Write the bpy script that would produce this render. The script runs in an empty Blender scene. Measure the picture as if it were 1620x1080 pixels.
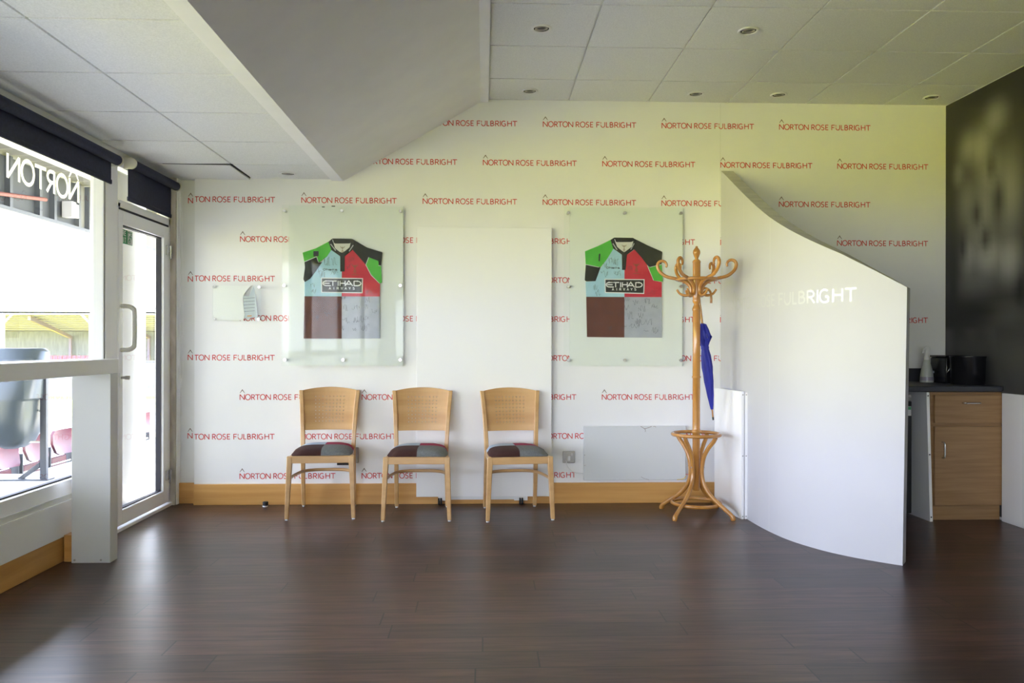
import bpy, bmesh, math, random
from mathutils import Vector, Matrix
R = math.radians
rnd = random.Random(7)
SC = bpy.context.scene
COL = SC.collection

# ------------------------------------------------------------------ camera
cam_d = bpy.data.cameras.new('camera')
cam = bpy.data.objects.new('camera', cam_d)
COL.objects.link(cam)
cam_d.sensor_width = 36
cam_d.lens = 27.717
cam_d.shift_y = 4.15 / 1620
cam_d.clip_start = 0.05
cam_d.clip_end = 500
cam.matrix_world = (Matrix.Translation((0, 0, 1.186)) @ Matrix.Rotation(-0.0355, 4, 'Z')
                    @ Matrix.Rotation(R(90), 4, 'X') @ Matrix.Rotation(0.0021, 4, 'Z'))
SC.camera = cam

# ------------------------------------------------------------------ light and exposure
SC.view_settings.view_transform = 'Standard'
SC.view_settings.look = 'None'
SC.view_settings.gamma = 1
SC.view_settings.use_curve_mapping = False
SC.view_settings.exposure = 3.5
SC.cycles.max_bounces = 14
SC.cycles.diffuse_bounces = 8
SC.cycles.glossy_bounces = 5
SC.cycles.transmission_bounces = 8
SC.cycles.transparent_max_bounces = 16
SC.cycles.caustics_reflective = False
SC.cycles.caustics_refractive = False
SC.cycles.sample_clamp_indirect = 6
SC.cycles.use_denoising = True

world = bpy.data.worlds.new('sky')
SC.world = world
world.use_nodes = True
wn = world.node_tree
bg = wn.nodes['Background']
tc = wn.nodes.new('ShaderNodeTexCoord')
sp = wn.nodes.new('ShaderNodeSeparateXYZ')
rp = wn.nodes.new('ShaderNodeValToRGB')
rp.color_ramp.elements[0].position = 0.47
rp.color_ramp.elements[0].color = (0.30, 0.28, 0.10, 1)
rp.color_ramp.elements[1].position = 0.50
rp.color_ramp.elements[1].color = (0.86, 0.90, 1.0, 1)
e = rp.color_ramp.elements.new(0.8)
e.color = (0.55, 0.68, 1.0, 1)
mr = wn.nodes.new('ShaderNodeMapRange')
mr.inputs[1].default_value = -1
mr.inputs[2].default_value = 1
wn.links.new(tc.outputs['Generated'], sp.inputs[0])
wn.links.new(sp.outputs[2], mr.inputs[0])
wn.links.new(mr.outputs[0], rp.inputs[0])
wn.links.new(rp.outputs[0], bg.inputs[0])
bg.inputs[1].default_value = 1.55

sun_d = bpy.data.lights.new('sun', 'SUN')
sun_d.energy = 9.5
sun_d.angle = R(0.6)
sun_d.color = (1.0, 0.95, 0.86)
sun = bpy.data.objects.new('sun', sun_d)
COL.objects.link(sun)
sun.rotation_euler = Vector((-0.22, -0.60, -0.75)).to_track_quat('-Z', 'Y').to_euler()


def portal(name, loc, rot, sx, sy):
    # marks a window opening for the renderer's sky sampling; a portal gives off no light of its own
    d = bpy.data.lights.new(name, 'AREA')
    d.shape = 'RECTANGLE'
    d.size, d.size_y = sx, sy
    d.cycles.is_portal = True
    o = bpy.data.objects.new(name, d)
    COL.objects.link(o)
    o.location, o.rotation_euler = loc, rot


YF = -6.6         # wall behind the camera
portal('window_opening', (-2.40, -0.8, 1.35), (0, R(-90), 0), 1.95, 11.5)
portal('added_window_opening', (-0.9, YF - .15, 1.55), (R(-90), 0, 0), 2.4, 1.4)  # opening of the added fill window
portal('door_opening', (-2.40, 5.40, 1.2), (0, R(-90), 0), 2.2, 0.8)

# ------------------------------------------------------------------ materials
def mat(name, color, rough=0.6, metal=0.0, spec=0.5, coat=0.0):
    m = bpy.data.materials.new(name)
    m.use_nodes = True
    b = m.node_tree.nodes['Principled BSDF']
    b.inputs['Base Color'].default_value = (*color, 1)
    b.inputs['Roughness'].default_value = rough
    b.inputs['Metallic'].default_value = metal
    b.inputs['Specular IOR Level'].default_value = spec
    b.inputs['Coat Weight'].default_value = coat
    return m


def noisy(name, c1, c2, scale=(8, 8, 8), rough=0.6, bump=0.0, detail=4, spec=0.5, coat=0, nscale=1.0, p0=.35, p1=.65):
    m = mat(name, c1, rough, 0, spec, coat)
    t = m.node_tree
    n, l = t.nodes, t.links
    b = n['Principled BSDF']
    tx = n.new('ShaderNodeTexCoord')
    mp = n.new('ShaderNodeMapping')
    mp.inputs['Scale'].default_value = scale
    nz = n.new('ShaderNodeTexNoise')
    nz.inputs['Scale'].default_value = nscale
    nz.inputs['Detail'].default_value = detail
    cr = n.new('ShaderNodeValToRGB')
    cr.color_ramp.elements[0].position = p0
    cr.color_ramp.elements[0].color = (*c1, 1)
    cr.color_ramp.elements[1].position = p1
    cr.color_ramp.elements[1].color = (*c2, 1)
    l.new(tx.outputs['Object'], mp.inputs[0])
    l.new(mp.outputs[0], nz.inputs[0])
    l.new(nz.outputs[0], cr.inputs[0])
    l.new(cr.outputs[0], b.inputs['Base Color'])
    if bump:
        bp = n.new('ShaderNodeBump')
        bp.inputs['Strength'].default_value = bump
        bp.inputs['Distance'].default_value = 0.002
        l.new(nz.outputs[0], bp.inputs['Height'])
        l.new(bp.outputs[0], b.inputs['Normal'])
    return m


def glass_mat(name, tint=(1, 1, 1), extra=0.0):
    m = bpy.data.materials.new(name)
    m.use_nodes = True
    t = m.node_tree
    n, l = t.nodes, t.links
    n.clear()
    out = n.new('ShaderNodeOutputMaterial')
    lw = n.new('ShaderNodeLayerWeight')
    lw.inputs[0].default_value = 0.5
    pw = n.new('ShaderNodeMath'); pw.operation = 'POWER'; pw.inputs[1].default_value = 5
    ml = n.new('ShaderNodeMath'); ml.operation = 'MULTIPLY_ADD'
    ml.inputs[1].default_value = 0.9
    ml.inputs[2].default_value = 0.04 + extra
    tr = n.new('ShaderNodeBsdfTransparent'); tr.inputs[0].default_value = (*tint, 1)
    gl = n.new('ShaderNodeBsdfGlossy'); gl.inputs['Roughness'].default_value = 0.0
    mx = n.new('ShaderNodeMixShader')
    l.new(lw.outputs['Facing'], pw.inputs[0])
    l.new(pw.outputs[0], ml.inputs[0])
    l.new(ml.outputs[0], mx.inputs[0])
    l.new(tr.outputs[0], mx.inputs[1])
    l.new(gl.outputs[0], mx.inputs[2])
    l.new(mx.outputs[0], out.inputs[0])
    return m


def vinyl_mat(name):
    m = mat(name, (.92, .92, .94), .4)
    n, l = m.node_tree.nodes, m.node_tree.links
    tl = n.new('ShaderNodeBsdfTranslucent'); tl.inputs[0].default_value = (.9, .9, .92, 1)
    mx = n.new('ShaderNodeMixShader'); mx.inputs[0].default_value = .65
    l.new(n['Principled BSDF'].outputs[0], mx.inputs[1]); l.new(tl.outputs[0], mx.inputs[2])
    l.new(mx.outputs[0], n['Material Output'].inputs[0])
    return m


def floor_mat():
    m = mat('dark_wood_plank_floor', (0.05, 0.03, 0.025), 0.33, 0, 0.5)
    t = m.node_tree
    n, l = t.nodes, t.links
    b = n['Principled BSDF']
    tx = n.new('ShaderNodeTexCoord')
    sx = n.new('ShaderNodeSeparateXYZ')
    l.new(tx.outputs['Object'], sx.inputs[0])

    def math_(op, a, c, d=None):
        q = n.new('ShaderNodeMath'); q.operation = op
        for i, v in enumerate((a, c, d)):
            if v is None: continue
            if isinstance(v, (int, float)): q.inputs[i].default_value = v
            else: l.new(v, q.inputs[i])
        return q.outputs[0]
    W, L = 0.152, 1.22
    ry = math_('DIVIDE', sx.outputs[1], W)
    row = math_('FLOOR', ry, 0)
    wn1 = n.new('ShaderNodeTexWhiteNoise'); wn1.noise_dimensions = '1D'
    l.new(row, wn1.inputs['W'])
    xs = math_('ADD', math_('DIVIDE', sx.outputs[0], L), wn1.outputs['Value'])
    pl = math_('FLOOR', xs, 0)
    cb = n.new('ShaderNodeCombineXYZ')
    l.new(row, cb.inputs[0]); l.new(pl, cb.inputs[1])
    wn2 = n.new('ShaderNodeTexWhiteNoise'); wn2.noise_dimensions = '3D'
    l.new(cb.outputs[0], wn2.inputs['Vector'])
    # grain
    mp = n.new('ShaderNodeMapping'); mp.inputs['Scale'].default_value = (2.2, 26, 1)
    ad = n.new('ShaderNodeVectorMath'); ad.operation = 'ADD'
    l.new(tx.outputs['Object'], ad.inputs[0]); l.new(wn2.outputs['Color'], ad.inputs[1])
    l.new(ad.outputs[0], mp.inputs[0])
    nz = n.new('ShaderNodeTexNoise'); nz.inputs['Scale'].default_value = 1.6; nz.inputs['Detail'].default_value = 7
    nz.inputs['Distortion'].default_value = 0.6
    l.new(mp.outputs[0], nz.inputs[0])
    cr = n.new('ShaderNodeValToRGB')
    cr.color_ramp.elements[0].position = 0.3; cr.color_ramp.elements[0].color = (0.024, 0.0105, 0.0085, 1)
    cr.color_ramp.elements[1].position = 0.72; cr.color_ramp.elements[1].color = (0.085, 0.040, 0.031, 1)
    l.new(nz.outputs[0], cr.inputs[0])
    hs = n.new('ShaderNodeHueSaturation')
    l.new(cr.outputs[0], hs.inputs['Color'])
    l.new(math_('MULTIPLY_ADD', wn2.outputs['Value'], 0.75, 0.66), hs.inputs['Value'])
    # seams
    fy = math_('ABSOLUTE', math_('SUBTRACT', math_('FRACT', ry, 0), 0.5), 0)
    fx = math_('ABSOLUTE', math_('SUBTRACT', math_('FRACT', xs, 0), 0.5), 0)
    s1 = math_('GREATER_THAN', fy, 0.5 - 0.0030 / W)
    s2 = math_('GREATER_THAN', fx, 0.5 - 0.0032 / L)
    sm = math_('MAXIMUM', s1, s2)
    mx = n.new('ShaderNodeMix'); mx.data_type = 'RGBA'
    l.new(sm, mx.inputs[0]); l.new(hs.outputs[0], mx.inputs[6])
    mx.inputs[7].default_value = (0.006, 0.0035, 0.003, 1)
    l.new(mx.outputs[2], b.inputs['Base Color'])
    # worn sheen
    n2 = n.new('ShaderNodeTexNoise'); n2.inputs['Scale'].default_value = 1.7; n2.inputs['Detail'].default_value = 5
    l.new(tx.outputs['Object'], n2.inputs[0])
    mr2 = n.new('ShaderNodeMapRange'); mr2.inputs[1].default_value = 0.3; mr2.inputs[2].default_value = 0.7
    mr2.inputs[3].default_value = 0.31; mr2.inputs[4].default_value = 0.36
    l.new(n2.outputs[0], mr2.inputs[0])
    l.new(mr2.outputs[0], b.inputs['Roughness'])
    bp = n.new('ShaderNodeBump'); bp.inputs['Strength'].default_value = 0.10; bp.inputs['Distance'].default_value = 0.003
    hsum = math_('SUBTRACT', nz.outputs[0], math_('MULTIPLY', sm, 1.0))
    l.new(hsum, bp.inputs['Height'])
    l.new(bp.outputs[0], b.inputs['Normal'])
    return m


def vcol_mat(name, rough):
    m = mat(name, (1, 1, 1), rough)
    at = m.node_tree.nodes.new('ShaderNodeVertexColor')
    at.layer_name = 'print'
    m.node_tree.links.new(at.outputs[0], m.node_tree.nodes['Principled BSDF'].inputs['Base Color'])
    return m


M = dict(
    wallpaper=noisy('white_wall_covering', (0.87, 0.87, 0.88), (0.89, 0.89, 0.90), (3, 3, 3), 0.42, 0.03),
    paint=noisy('white_wall_paint', (0.78, 0.78, 0.77), (0.81, 0.81, 0.80), (4, 4, 4), 0.6, 0.02),
    plaster=noisy('soffit_plaster', (0.90, 0.90, 0.91), (0.93, 0.93, 0.94), (5, 5, 5), 0.75, 0.03),
    tile=noisy('mineral_fibre_ceiling_tile', (0.76, 0.77, 0.77), (0.86, 0.87, 0.87), (160, 160, 160), 0.9, 0.25, 3),
    tbar=mat('ceiling_grid_metal', (0.74, 0.75, 0.74), 0.45),
    black=mat('black_void', (0.012, 0.012, 0.013), 0.8),
    floor=floor_mat(),
    oak=noisy('oak_skirting', (0.58, 0.29, 0.075), (0.68, 0.37, 0.115), (1.2, 1.2, 22), 0.38, 0.03, 6),
    beech=noisy('beech_wood', (0.56, 0.315, 0.125), (0.68, 0.42, 0.19), (3, 3, 14), 0.32, 0.02, 5, coat=0.15),
    veneer=noisy('beech_veneer', (0.56, 0.31, 0.12), (0.68, 0.415, 0.185), (1.6, 4, 16), 0.30, 0.02, 6, coat=0.2),
    bent=noisy('honey_bentwood', (0.42, 0.180, 0.036), (0.52, 0.245, 0.058), (10, 10, 5), 0.22, 0.0, 4, coat=0.4),
    cabinet=noisy('oak_laminate', (0.26, 0.145, 0.062), (0.33, 0.195, 0.09), (2.5, 2.5, 40), 0.5, 0.02, 6),
    upvc=mat('white_aluminium_frame', (0.93, 0.93, 0.95), 0.30),
    gasket=mat('dark_glazing_gasket', (0.02, 0.018, 0.03), 0.6),
    laminate=mat('white_laminate', (0.90, 0.90, 0.91), 0.30),
    greylam=mat('pale_grey_laminate', (0.66, 0.665, 0.675), 0.35),
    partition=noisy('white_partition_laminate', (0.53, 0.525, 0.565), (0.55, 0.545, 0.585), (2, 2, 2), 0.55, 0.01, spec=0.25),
    edge=noisy('raw_board_edge', (0.50, 0.49, 0.42), (0.60, 0.585, 0.50), (6, 30, 6), 0.8, 0.1),
    panelgrey=mat('painted_radiator_panel', (0.70, 0.72, 0.73), 0.45),
    sill=mat('grey_sill_board', (0.68, 0.68, 0.66), 0.5),
    stone=noisy('beige_reveal_plaster', (0.45, 0.40, 0.34), (0.60, 0.55, 0.48), (20, 20, 8), 0.9, 0.1),
    red=mat('red_print', (0.62, 0.020, 0.018), 0.45),
    caret=mat('grey_brown_print', (0.24, 0.17, 0.15), 0.5),
    vinyl=vinyl_mat('white_window_vinyl'),
    gloss=mat('glossy_white_vinyl', (0.68, 0.68, 0.70), 0.24, 0, 0.9),
    glass=glass_mat('window_glass', (0.98, 0.99, 0.985)),
    clear=glass_mat('clear_acrylic', (0.985, 0.995, 0.988), -.031),
    backing=mat('pale_backing_board', (0.84, 0.865, 0.85), 0.6),
    chrome=mat('brushed_steel', (0.62, 0.62, 0.62), 0.25, 1.0),
    nickel=mat('dull_nickel', (0.42, 0.40, 0.38), 0.38, 0.85),
    navy=noisy('navy_blind_cloth', (0.012, 0.015, 0.040), (0.018, 0.022, 0.055), (60, 60, 60), 0.75),
    cream=mat('cream_plastic', (0.66, 0.64, 0.56), 0.35),
    white=mat('white_plastic', (0.82, 0.82, 0.82), 0.4),
    paper=mat('white_paper', (0.96, 0.96, 0.96), 0.6),
    notice=mat('pale_blue_paper', (0.62, 0.68, 0.73), 0.7),
    ink=mat('grey_ink', (0.30, 0.33, 0.40), 0.7),
    orange=mat('orange_ink', (0.8, 0.35, 0.08), 0.7),
    green=noisy('green_shirt_cloth', (0.08, 0.46, 0.055), (0.12, 0.55, 0.075), (14, 30, 14), 0.75, 0.25),
    blackc=noisy('black_shirt_cloth', (0.020, 0.021, 0.018), (0.034, 0.036, 0.030), (14, 30, 14), 0.75, 0.25),
    blue=noisy('light_blue_shirt_cloth', (0.38, 0.62, 0.76), (0.44, 0.68, 0.82), (9, 20, 14), 0.75, 0.15),
    crimson=noisy('red_shirt_cloth', (0.56, 0.028, 0.055), (0.64, 0.042, 0.075), (9, 20, 14), 0.75, 0.15),
    brown=noisy('brown_shirt_cloth', (0.115, 0.036, 0.026), (0.15, 0.050, 0.036), (9, 20, 14), 0.75, 0.15),
    grey=noisy('grey_shirt_cloth', (0.40, 0.42, 0.50), (0.45, 0.47, 0.55), (9, 20, 14), 0.75, 0.15),
    offwhite=mat('white_shirt_lining', (0.70, 0.69, 0.65), 0.8),
    sponsor=mat('black_sponsor_patch', (0.022, 0.022, 0.022), 0.5),
    logo_white=mat('white_shirt_print', (0.82, 0.82, 0.84), 0.5),
    pen=mat('signature_pen', (0.06, 0.06, 0.08), 0.6),
    gold=mat('gold_brown_crest', (0.22, 0.13, 0.06), 0.6),
    seat_brown=noisy('brown_seat_wool', (0.040, 0.013, 0.010), (0.066, 0.022, 0.016), (240, 240, 240), 0.95, 0.5, 2),
    seat_grey=noisy('grey_seat_wool', (0.13, 0.14, 0.145), (0.21, 0.22, 0.225), (240, 240, 240), 0.95, 0.5, 2),
    seat_blue=noisy('blue_seat_wool', (0.38, 0.47, 0.60), (0.46, 0.54, 0.66), (240, 240, 240), 0.95, 0.5, 2),
    seat_red=noisy('crimson_seat_wool', (0.28, 0.010, 0.055), (0.36, 0.016, 0.075), (240, 240, 240), 0.95, 0.5, 2),
    umbrella=noisy('blue_umbrella_cloth', (0.010, 0.016, 0.30), (0.018, 0.028, 0.42), (30, 30, 8), 0.55),
    worktop=noisy('charcoal_worktop', (0.030, 0.031, 0.038), (0.048, 0.049, 0.058), (300, 300, 300), 0.5),
    fridge=mat('black_fridge_enamel', (0.012, 0.012, 0.013), 0.35),
    blackmetal=mat('glossy_black_enamel', (0.010, 0.010, 0.012), 0.25),
    bottle=mat('translucent_plastic', (0.50, 0.53, 0.50), 0.35),
    liquid=mat('lilac_liquid', (0.30, 0.28, 0.36), 0.3),
    label=mat('label_green', (0.10, 0.42, 0.18), 0.5),
    exit_green=mat('exit_sign_green', (0.02, 0.26, 0.10), 0.5),
    rubber=mat('black_rubber', (0.015, 0.015, 0.016), 0.7),
    steel_dark=mat('dark_grey_steel', (0.016, 0.019, 0.026), 0.5),
    post_grey=mat('mid_grey_steel', (0.048, 0.055, 0.066), 0.5),
    rust=mat('faded_red_pipe', (0.16, 0.055, 0.045), 0.6),
    steel_mid=mat('grey_cladding', (0.034, 0.039, 0.048), 0.6),
    roofing=noisy('corrugated_roof_sheet', (0.13, 0.13, 0.12), (0.17, 0.17, 0.155), (1, 60, 1), 0.6),
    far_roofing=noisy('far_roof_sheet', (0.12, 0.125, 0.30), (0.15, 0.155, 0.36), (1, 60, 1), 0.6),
    shell=mat('grey_seat_plastic', (0.022, 0.030, 0.033), 0.35),
    redseat=noisy('red_seat_plastic', (0.060, 0.003, 0.011), (0.080, 0.005, 0.015), (5, 5, 5), 0.45),
    pinkseat=mat('sunbleached_red_plastic', (0.20, 0.045, 0.075), 0.6),
    concrete=noisy('terrace_concrete', (0.22, 0.22, 0.215), (0.30, 0.30, 0.29), (3, 3, 3), 0.9, 0.2),
    grass=noisy('pitch_grass', (0.345, 0.325, 0.030), (0.40, 0.37, 0.040), (0.4, 0.4, 0.4), 0.95),
    render_white=noisy('white_render', (0.35, 0.35, 0.355), (0.39, 0.39, 0.395), (3, 3, 3), 0.8),
    beam=mat('buff_steel', (0.19, 0.16, 0.22), 0.6),
    clad=noisy('pale_wall_cladding', (0.14, 0.15, 0.16), (0.18, 0.19, 0.20), (5, 1, 1), 0.7),
    yellow=mat('yellow_paint', (0.75, 0.50, 0.05), 0.5),
    lamp_off=mat('unlit_lamp_glass', (0.05, 0.06, 0.07), 0.1),
    mural=vcol_mat('crowd_photo_print', 0.5),
)

# ------------------------------------------------------------------ mesh helpers
class MB:
    def __init__(s):
        s.v, s.f, s.m = [], [], []

    def quad(s, pts, m=0):
        i = len(s.v)
        s.v += [tuple(p) for p in pts]
        s.f.append(tuple(range(i, i + len(pts)))); s.m.append(m)
        return s

    def box(s, x0, x1, y0, y1, z0, z1, m=0, mt=None):
        i = len(s.v)
        c = [(x, y, z) for z in (z0, z1) for x, y in ((x0, y0), (x1, y0), (x1, y1), (x0, y1))]
        if mt is not None: c = [tuple(mt @ Vector(p)) for p in c]
        s.v += c
        for f in ((3, 2, 1, 0), (4, 5, 6, 7), (0, 1, 5, 4), (1, 2, 6, 5), (2, 3, 7, 6), (3, 0, 4, 7)):
            s.f.append(tuple(i + k for k in f)); s.m.append(m)
        return s

    def loft(s, rings, closed=False, caps=True, m=0):
        i, n = len(s.v), len(rings[0])
        for r in rings: s.v += [tuple(p) for p in r]
        k = len(rings)
        for a in range(k if closed else k - 1):
            b = (a + 1) % k
            for q in range(n):
                w = (q + 1) % n
                s.f.append((i + a * n + q, i + a * n + w, i + b * n + w, i + b * n + q)); s.m.append(m)
        if caps and not closed:
            s.f.append(tuple(i + q for q in reversed(range(n)))); s.m.append(m)
            s.f.append(tuple(i + (k - 1) * n + q for q in range(n))); s.m.append(m)
        return s

    def tube(s, pts, r, n=10, closed=False, m=0, flat=None):
        pts = [Vector(p) for p in pts]
        k = len(pts)
        rs = [r] * k if not isinstance(r, (list, tuple)) else r
        tans = []
        for j in range(k):
            if closed: t = pts[(j + 1) % k] - pts[j - 1]
            else: t = pts[min(j + 1, k - 1)] - pts[max(j - 1, 0)]
            tans.append(t.normalized())
        up = Vector((0, 0, 1)) if abs(tans[0].z) < 0.9 else Vector((1, 0, 0))
        nrm = (up - tans[0] * up.dot(tans[0])).normalized()
        rings = []
        for j in range(k):
            nrm = (nrm - tans[j] * nrm.dot(tans[j])).normalized()
            bi = tans[j].cross(nrm)
            fl = flat or (1, 1)
            rings.append([pts[j] + nrm * (rs[j] * fl[0] * math.cos(2 * math.pi * q / n)) + bi * (rs[j] * fl[1] * math.sin(2 * math.pi * q / n)) for q in range(n)])
        return s.loft(rings, closed, True, m)

    def lathe(s, prof, c=(0, 0, 0), n=24, m=0):
        rings = [[(c[0] + max(r, 1e-4) * math.cos(2 * math.pi * q / n), c[1] + max(r, 1e-4) * math.sin(2 * math.pi * q / n), c[2] + z) for q in range(n)] for r, z in prof]
        return s.loft(rings, False, True, m)

    def prism(s, poly, fn, d, m=0):
        """poly: 2D outline; fn maps (a,b) to a point; d: extrusion vector"""
        d = Vector(d)
        a = [Vector(fn(*p)) for p in poly]
        i, n = len(s.v), len(a)
        s.v += [tuple(p) for p in a] + [tuple(p + d) for p in a]
        s.f.append(tuple(i + k for k in range(n))); s.m.append(m)
        s.f.append(tuple(i + n + k for k in reversed(range(n)))); s.m.append(m)
        for k in range(n):
            w = (k + 1) % n
            s.f.append((i + k, i + n + k, i + n + w, i + w)); s.m.append(m)
        return s

    def build(s, name, mats, parent=None, loc=(0, 0, 0), rot=(0, 0, 0), bevel=0, smooth=None, seg=2, subsurf=0):
        me = bpy.data.meshes.new(name)
        me.from_pydata(s.v, [], s.f)
        for mm in (mats if isinstance(mats, (list, tuple)) else [mats]): me.materials.append(mm)
        me.polygons.foreach_set('material_index', s.m)
        bm = bmesh.new(); bm.from_mesh(me)
        bmesh.ops.recalc_face_normals(bm, faces=bm.faces)
        bm.to_mesh(me); bm.free()
        o = bpy.data.objects.new(name, me)
        COL.objects.link(o)
        if parent is not None: o.parent = parent
        o.location, o.rotation_euler = loc, rot
        if bevel:
            md = o.modifiers.new('bevel', 'BEVEL'); md.width = bevel; md.segments = seg
            md.limit_method = 'ANGLE'; md.angle_limit = R(40)
        if subsurf:
            md = o.modifiers.new('subdivision', 'SUBSURF'); md.levels = md.render_levels = subsurf
        if smooth or bevel or subsurf:
            me.shade_smooth()
            if not subsurf: me.set_sharp_from_angle(angle=R(smooth or 35))
        return o


def tag(o, label, cat, group=None, kind=None):
    o['label'] = label; o['category'] = cat
    if group: o['group'] = group
    if kind: o['kind'] = kind
    return o


def thing(name, label, cat, loc=(0, 0, 0), rz=0, group=None, kind=None):
    o = bpy.data.objects.new(name, None)
    COL.objects.link(o)
    o.location = loc; o.rotation_euler = (0, 0, rz)
    o.empty_display_size = 0.1
    return tag(o, label, cat, group, kind)


def dup(root, loc, rz, label):
    r = root.copy(); COL.objects.link(r); r.location = loc; r.rotation_euler = (0, 0, rz); r['label'] = label
    for ch in list(root.children):
        c = ch.copy(); COL.objects.link(c); c.parent = r
        for g in list(ch.children):
            d = g.copy(); COL.objects.link(d); d.parent = c
    return r


def spline(pts, n=8, closed=False):
    P = [Vector(p) for p in pts]
    k = len(P)
    out = []
    for i in range(k if closed else k - 1):
        if closed: p0, p1, p2, p3 = P[i - 1], P[i], P[(i + 1) % k], P[(i + 2) % k]
        else: p0, p1, p2, p3 = P[max(i - 1, 0)], P[i], P[i + 1], P[min(i + 2, k - 1)]
        for j in range(n):
            t = j / n
            out.append(0.5 * ((2 * p1) + (p2 - p0) * t + (2 * p0 - 5 * p1 + 4 * p2 - p3) * t * t + (3 * p1 - p0 - 3 * p2 + p3) * t ** 3))
    if not closed: out.append(P[-1])
    return out


# ------------------------------------------------------------------ lettering (stroked capitals)
def arc(cx, cy, rx, ry, a0, a1, n=14):
    return [(cx + rx * math.cos(R(a0 + (a1 - a0) * i / n)), cy + ry * math.sin(R(a0 + (a1 - a0) * i / n))) for i in range(n + 1)]


G = {
    'N': [[(0, -.02), (0, 1)], [(0, .97), (1, .03)], [(1, 0), (1, 1)]],
    'O': [arc(.5, .5, .5, .5, 0, 360, 28)],
    'R': [[(0, 0), (0, 1)], [(0, .95), (.42, .95)] + arc(.42, .71, .48, .24, 90, -90, 10) + [(0, .47)], [(.38, .47), (1, 0)]],
    'T': [[(0, .95), (1, .95)], [(.5, 0), (.5, .95)]],
    'S': [arc(.52, .73, .42, .24, 35, 180, 10) + [(.22, .55)] + arc(.45, .25, .5, .24, 62, -145, 16)],
    'E': [[(0, 0), (0, 1)], [(0, .95), (1, .95)], [(0, .5), (.85, .5)], [(0, .05), (1, .05)]],
    'F': [[(0, 0), (0, 1)], [(0, .95), (1, .95)], [(0, .5), (.85, .5)]],
    'U': [[(0, 1), (0, .42)] + arc(.5, .42, .5, .40, 180, 360, 14) + [(1, 1)]],
    'L': [[(0, 0), (0, 1)], [(0, .05), (1, .05)]],
    'B': [[(0, 0), (0, 1)], [(0, .95), (.4, .95)] + arc(.4, .74, .45, .21, 90, -90, 8) + [(0, .53)],
          [(0, .53), (.45, .53)] + arc(.45, .29, .55, .24, 90, -90, 8) + [(0, .05)]],
    'I': [[(.5, 0), (.5, 1)]],
    'G': [arc(.55, .5, .55, .48, 50, 270, 18) + [(.8, .04), (1, .12), (1, .45)], [(.62, .45), (1, .45)]],
    'H': [[(0, 0), (0, 1)], [(1, 0), (1, 1)], [(0, .52), (1, .52)]],
    'A': [[(0, 0), (.5, 1), (1, 0)], [(.2, .35), (.8, .35)]],
    'D': [[(0, 0), (0, 1)], [(0, .95), (.45, .95)] + arc(.45, .5, .55, .45, 90, -90, 14) + [(0, .05)]],
    'W': [[(0, 1), (.25, 0), (.5, .9), (.75, 0), (1, 1)]],
    'Y': [[(0, 1), (.5, .45), (1, 1)], [(.5, .45), (.5, 0)]],
    'X': [[(0, 0), (1, 1)], [(0, 1), (1, 0)]],
    'e': [arc(.5, .33, .5, .33, -40, -360, 12) + [(0, .33)]],
    'i': [[(.5, 0), (.5, .65)], [(.5, .82), (.5, .95)]],
    'l': [[(.5, 0), (.5, 1)]],
    's': [arc(.5, .5, .42, .16, 35, 180, 6) + arc(.45, .17, .5, .16, 70, -145, 8)],
    "'": [[(.5, .7), (.5, 1)]],
    '^': [[(0, .26), (.5, .90), (1, .26)]],
    # wide sponsor letters
    'e_w': [[(1, .95), (.4, .95)] + arc(.4, .5, .4, .45, 90, 270, 12) + [(1, .05)], [(.12, .5), (.85, .5)]],
}


def ribbon(line, t, sx):
    """outline quads of a stroke; line is already scaled, t its thickness"""
    out = []
    k = len(line)
    off = []
    closed = k > 3 and abs(line[0][0] - line[-1][0]) + abs(line[0][1] - line[-1][1]) < 1e-6
    for j in range(k):
        a = line[j - 1] if j else (line[-2] if closed else None)
        b = line[j + 1] if j < k - 1 else (line[1] if closed else None)
        p = line[j]

        def nn(u, v):
            dx, dy = v[0] - u[0], v[1] - u[1]
            q = math.hypot(dx, dy) or 1
            return (-dy / q, dx / q)
        if a is None: n = nn(p, b); s = 1
        elif b is None: n = nn(a, p); s = 1
        else:
            n1, n2 = nn(a, p), nn(p, b)
            n = (n1[0] + n2[0], n1[1] + n2[1])
            q = math.hypot(*n) or 1
            n = (n[0] / q, n[1] / q)
            s = min(1 / max(0.35, n[0] * n1[0] + n[1] * n1[1]), 2)
        off.append((n[0] * t / 2 * s, n[1] * t / 2 * s))
    for j in range(k - 1):
        p, q, o1, o2 = line[j], line[j + 1], off[j], off[j + 1]
        out.append([(p[0] - o1[0], p[1] - o1[1]), (q[0] - o2[0], q[1] - o2[1]), (q[0] + o2[0], q[1] + o2[1]), (p[0] + o1[0], p[1] + o1[1])])
    return out


def clip(poly, a, lo):
    """keep poly[.][a] >= lo"""
    out = []
    for i in range(len(poly)):
        p, q = poly[i - 1], poly[i]
        pi, qi = p[a] >= lo, q[a] >= lo
        if pi != qi:
            t = (lo - p[a]) / (q[a] - p[a])
            out.append((p[0] + (q[0] - p[0]) * t, p[1] + (q[1] - p[1]) * t))
        if qi: out.append(q)
    return out


NRF = [('N', 0, .80), ('O', .98, 1.90), ('R', 2.12, 2.72), ('T', 2.78, 3.66), ('O', 3.72, 4.62), ('N', 4.80, 5.60),
       ('R', 6.22, 6.82), ('O', 7.0, 7.92), ('S', 8.08, 8.66), ('E', 8.94, 9.44),
       ('F', 10.12, 10.68), ('U', 10.92, 11.66), ('L', 11.96, 12.40), ('B', 12.66, 13.24), ('R', 13.54, 14.22),
       ('I', 14.42, 14.56), ('G', 14.70, 15.44), ('H', 15.84, 16.56), ('T', 16.76, 17.62)]


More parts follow.
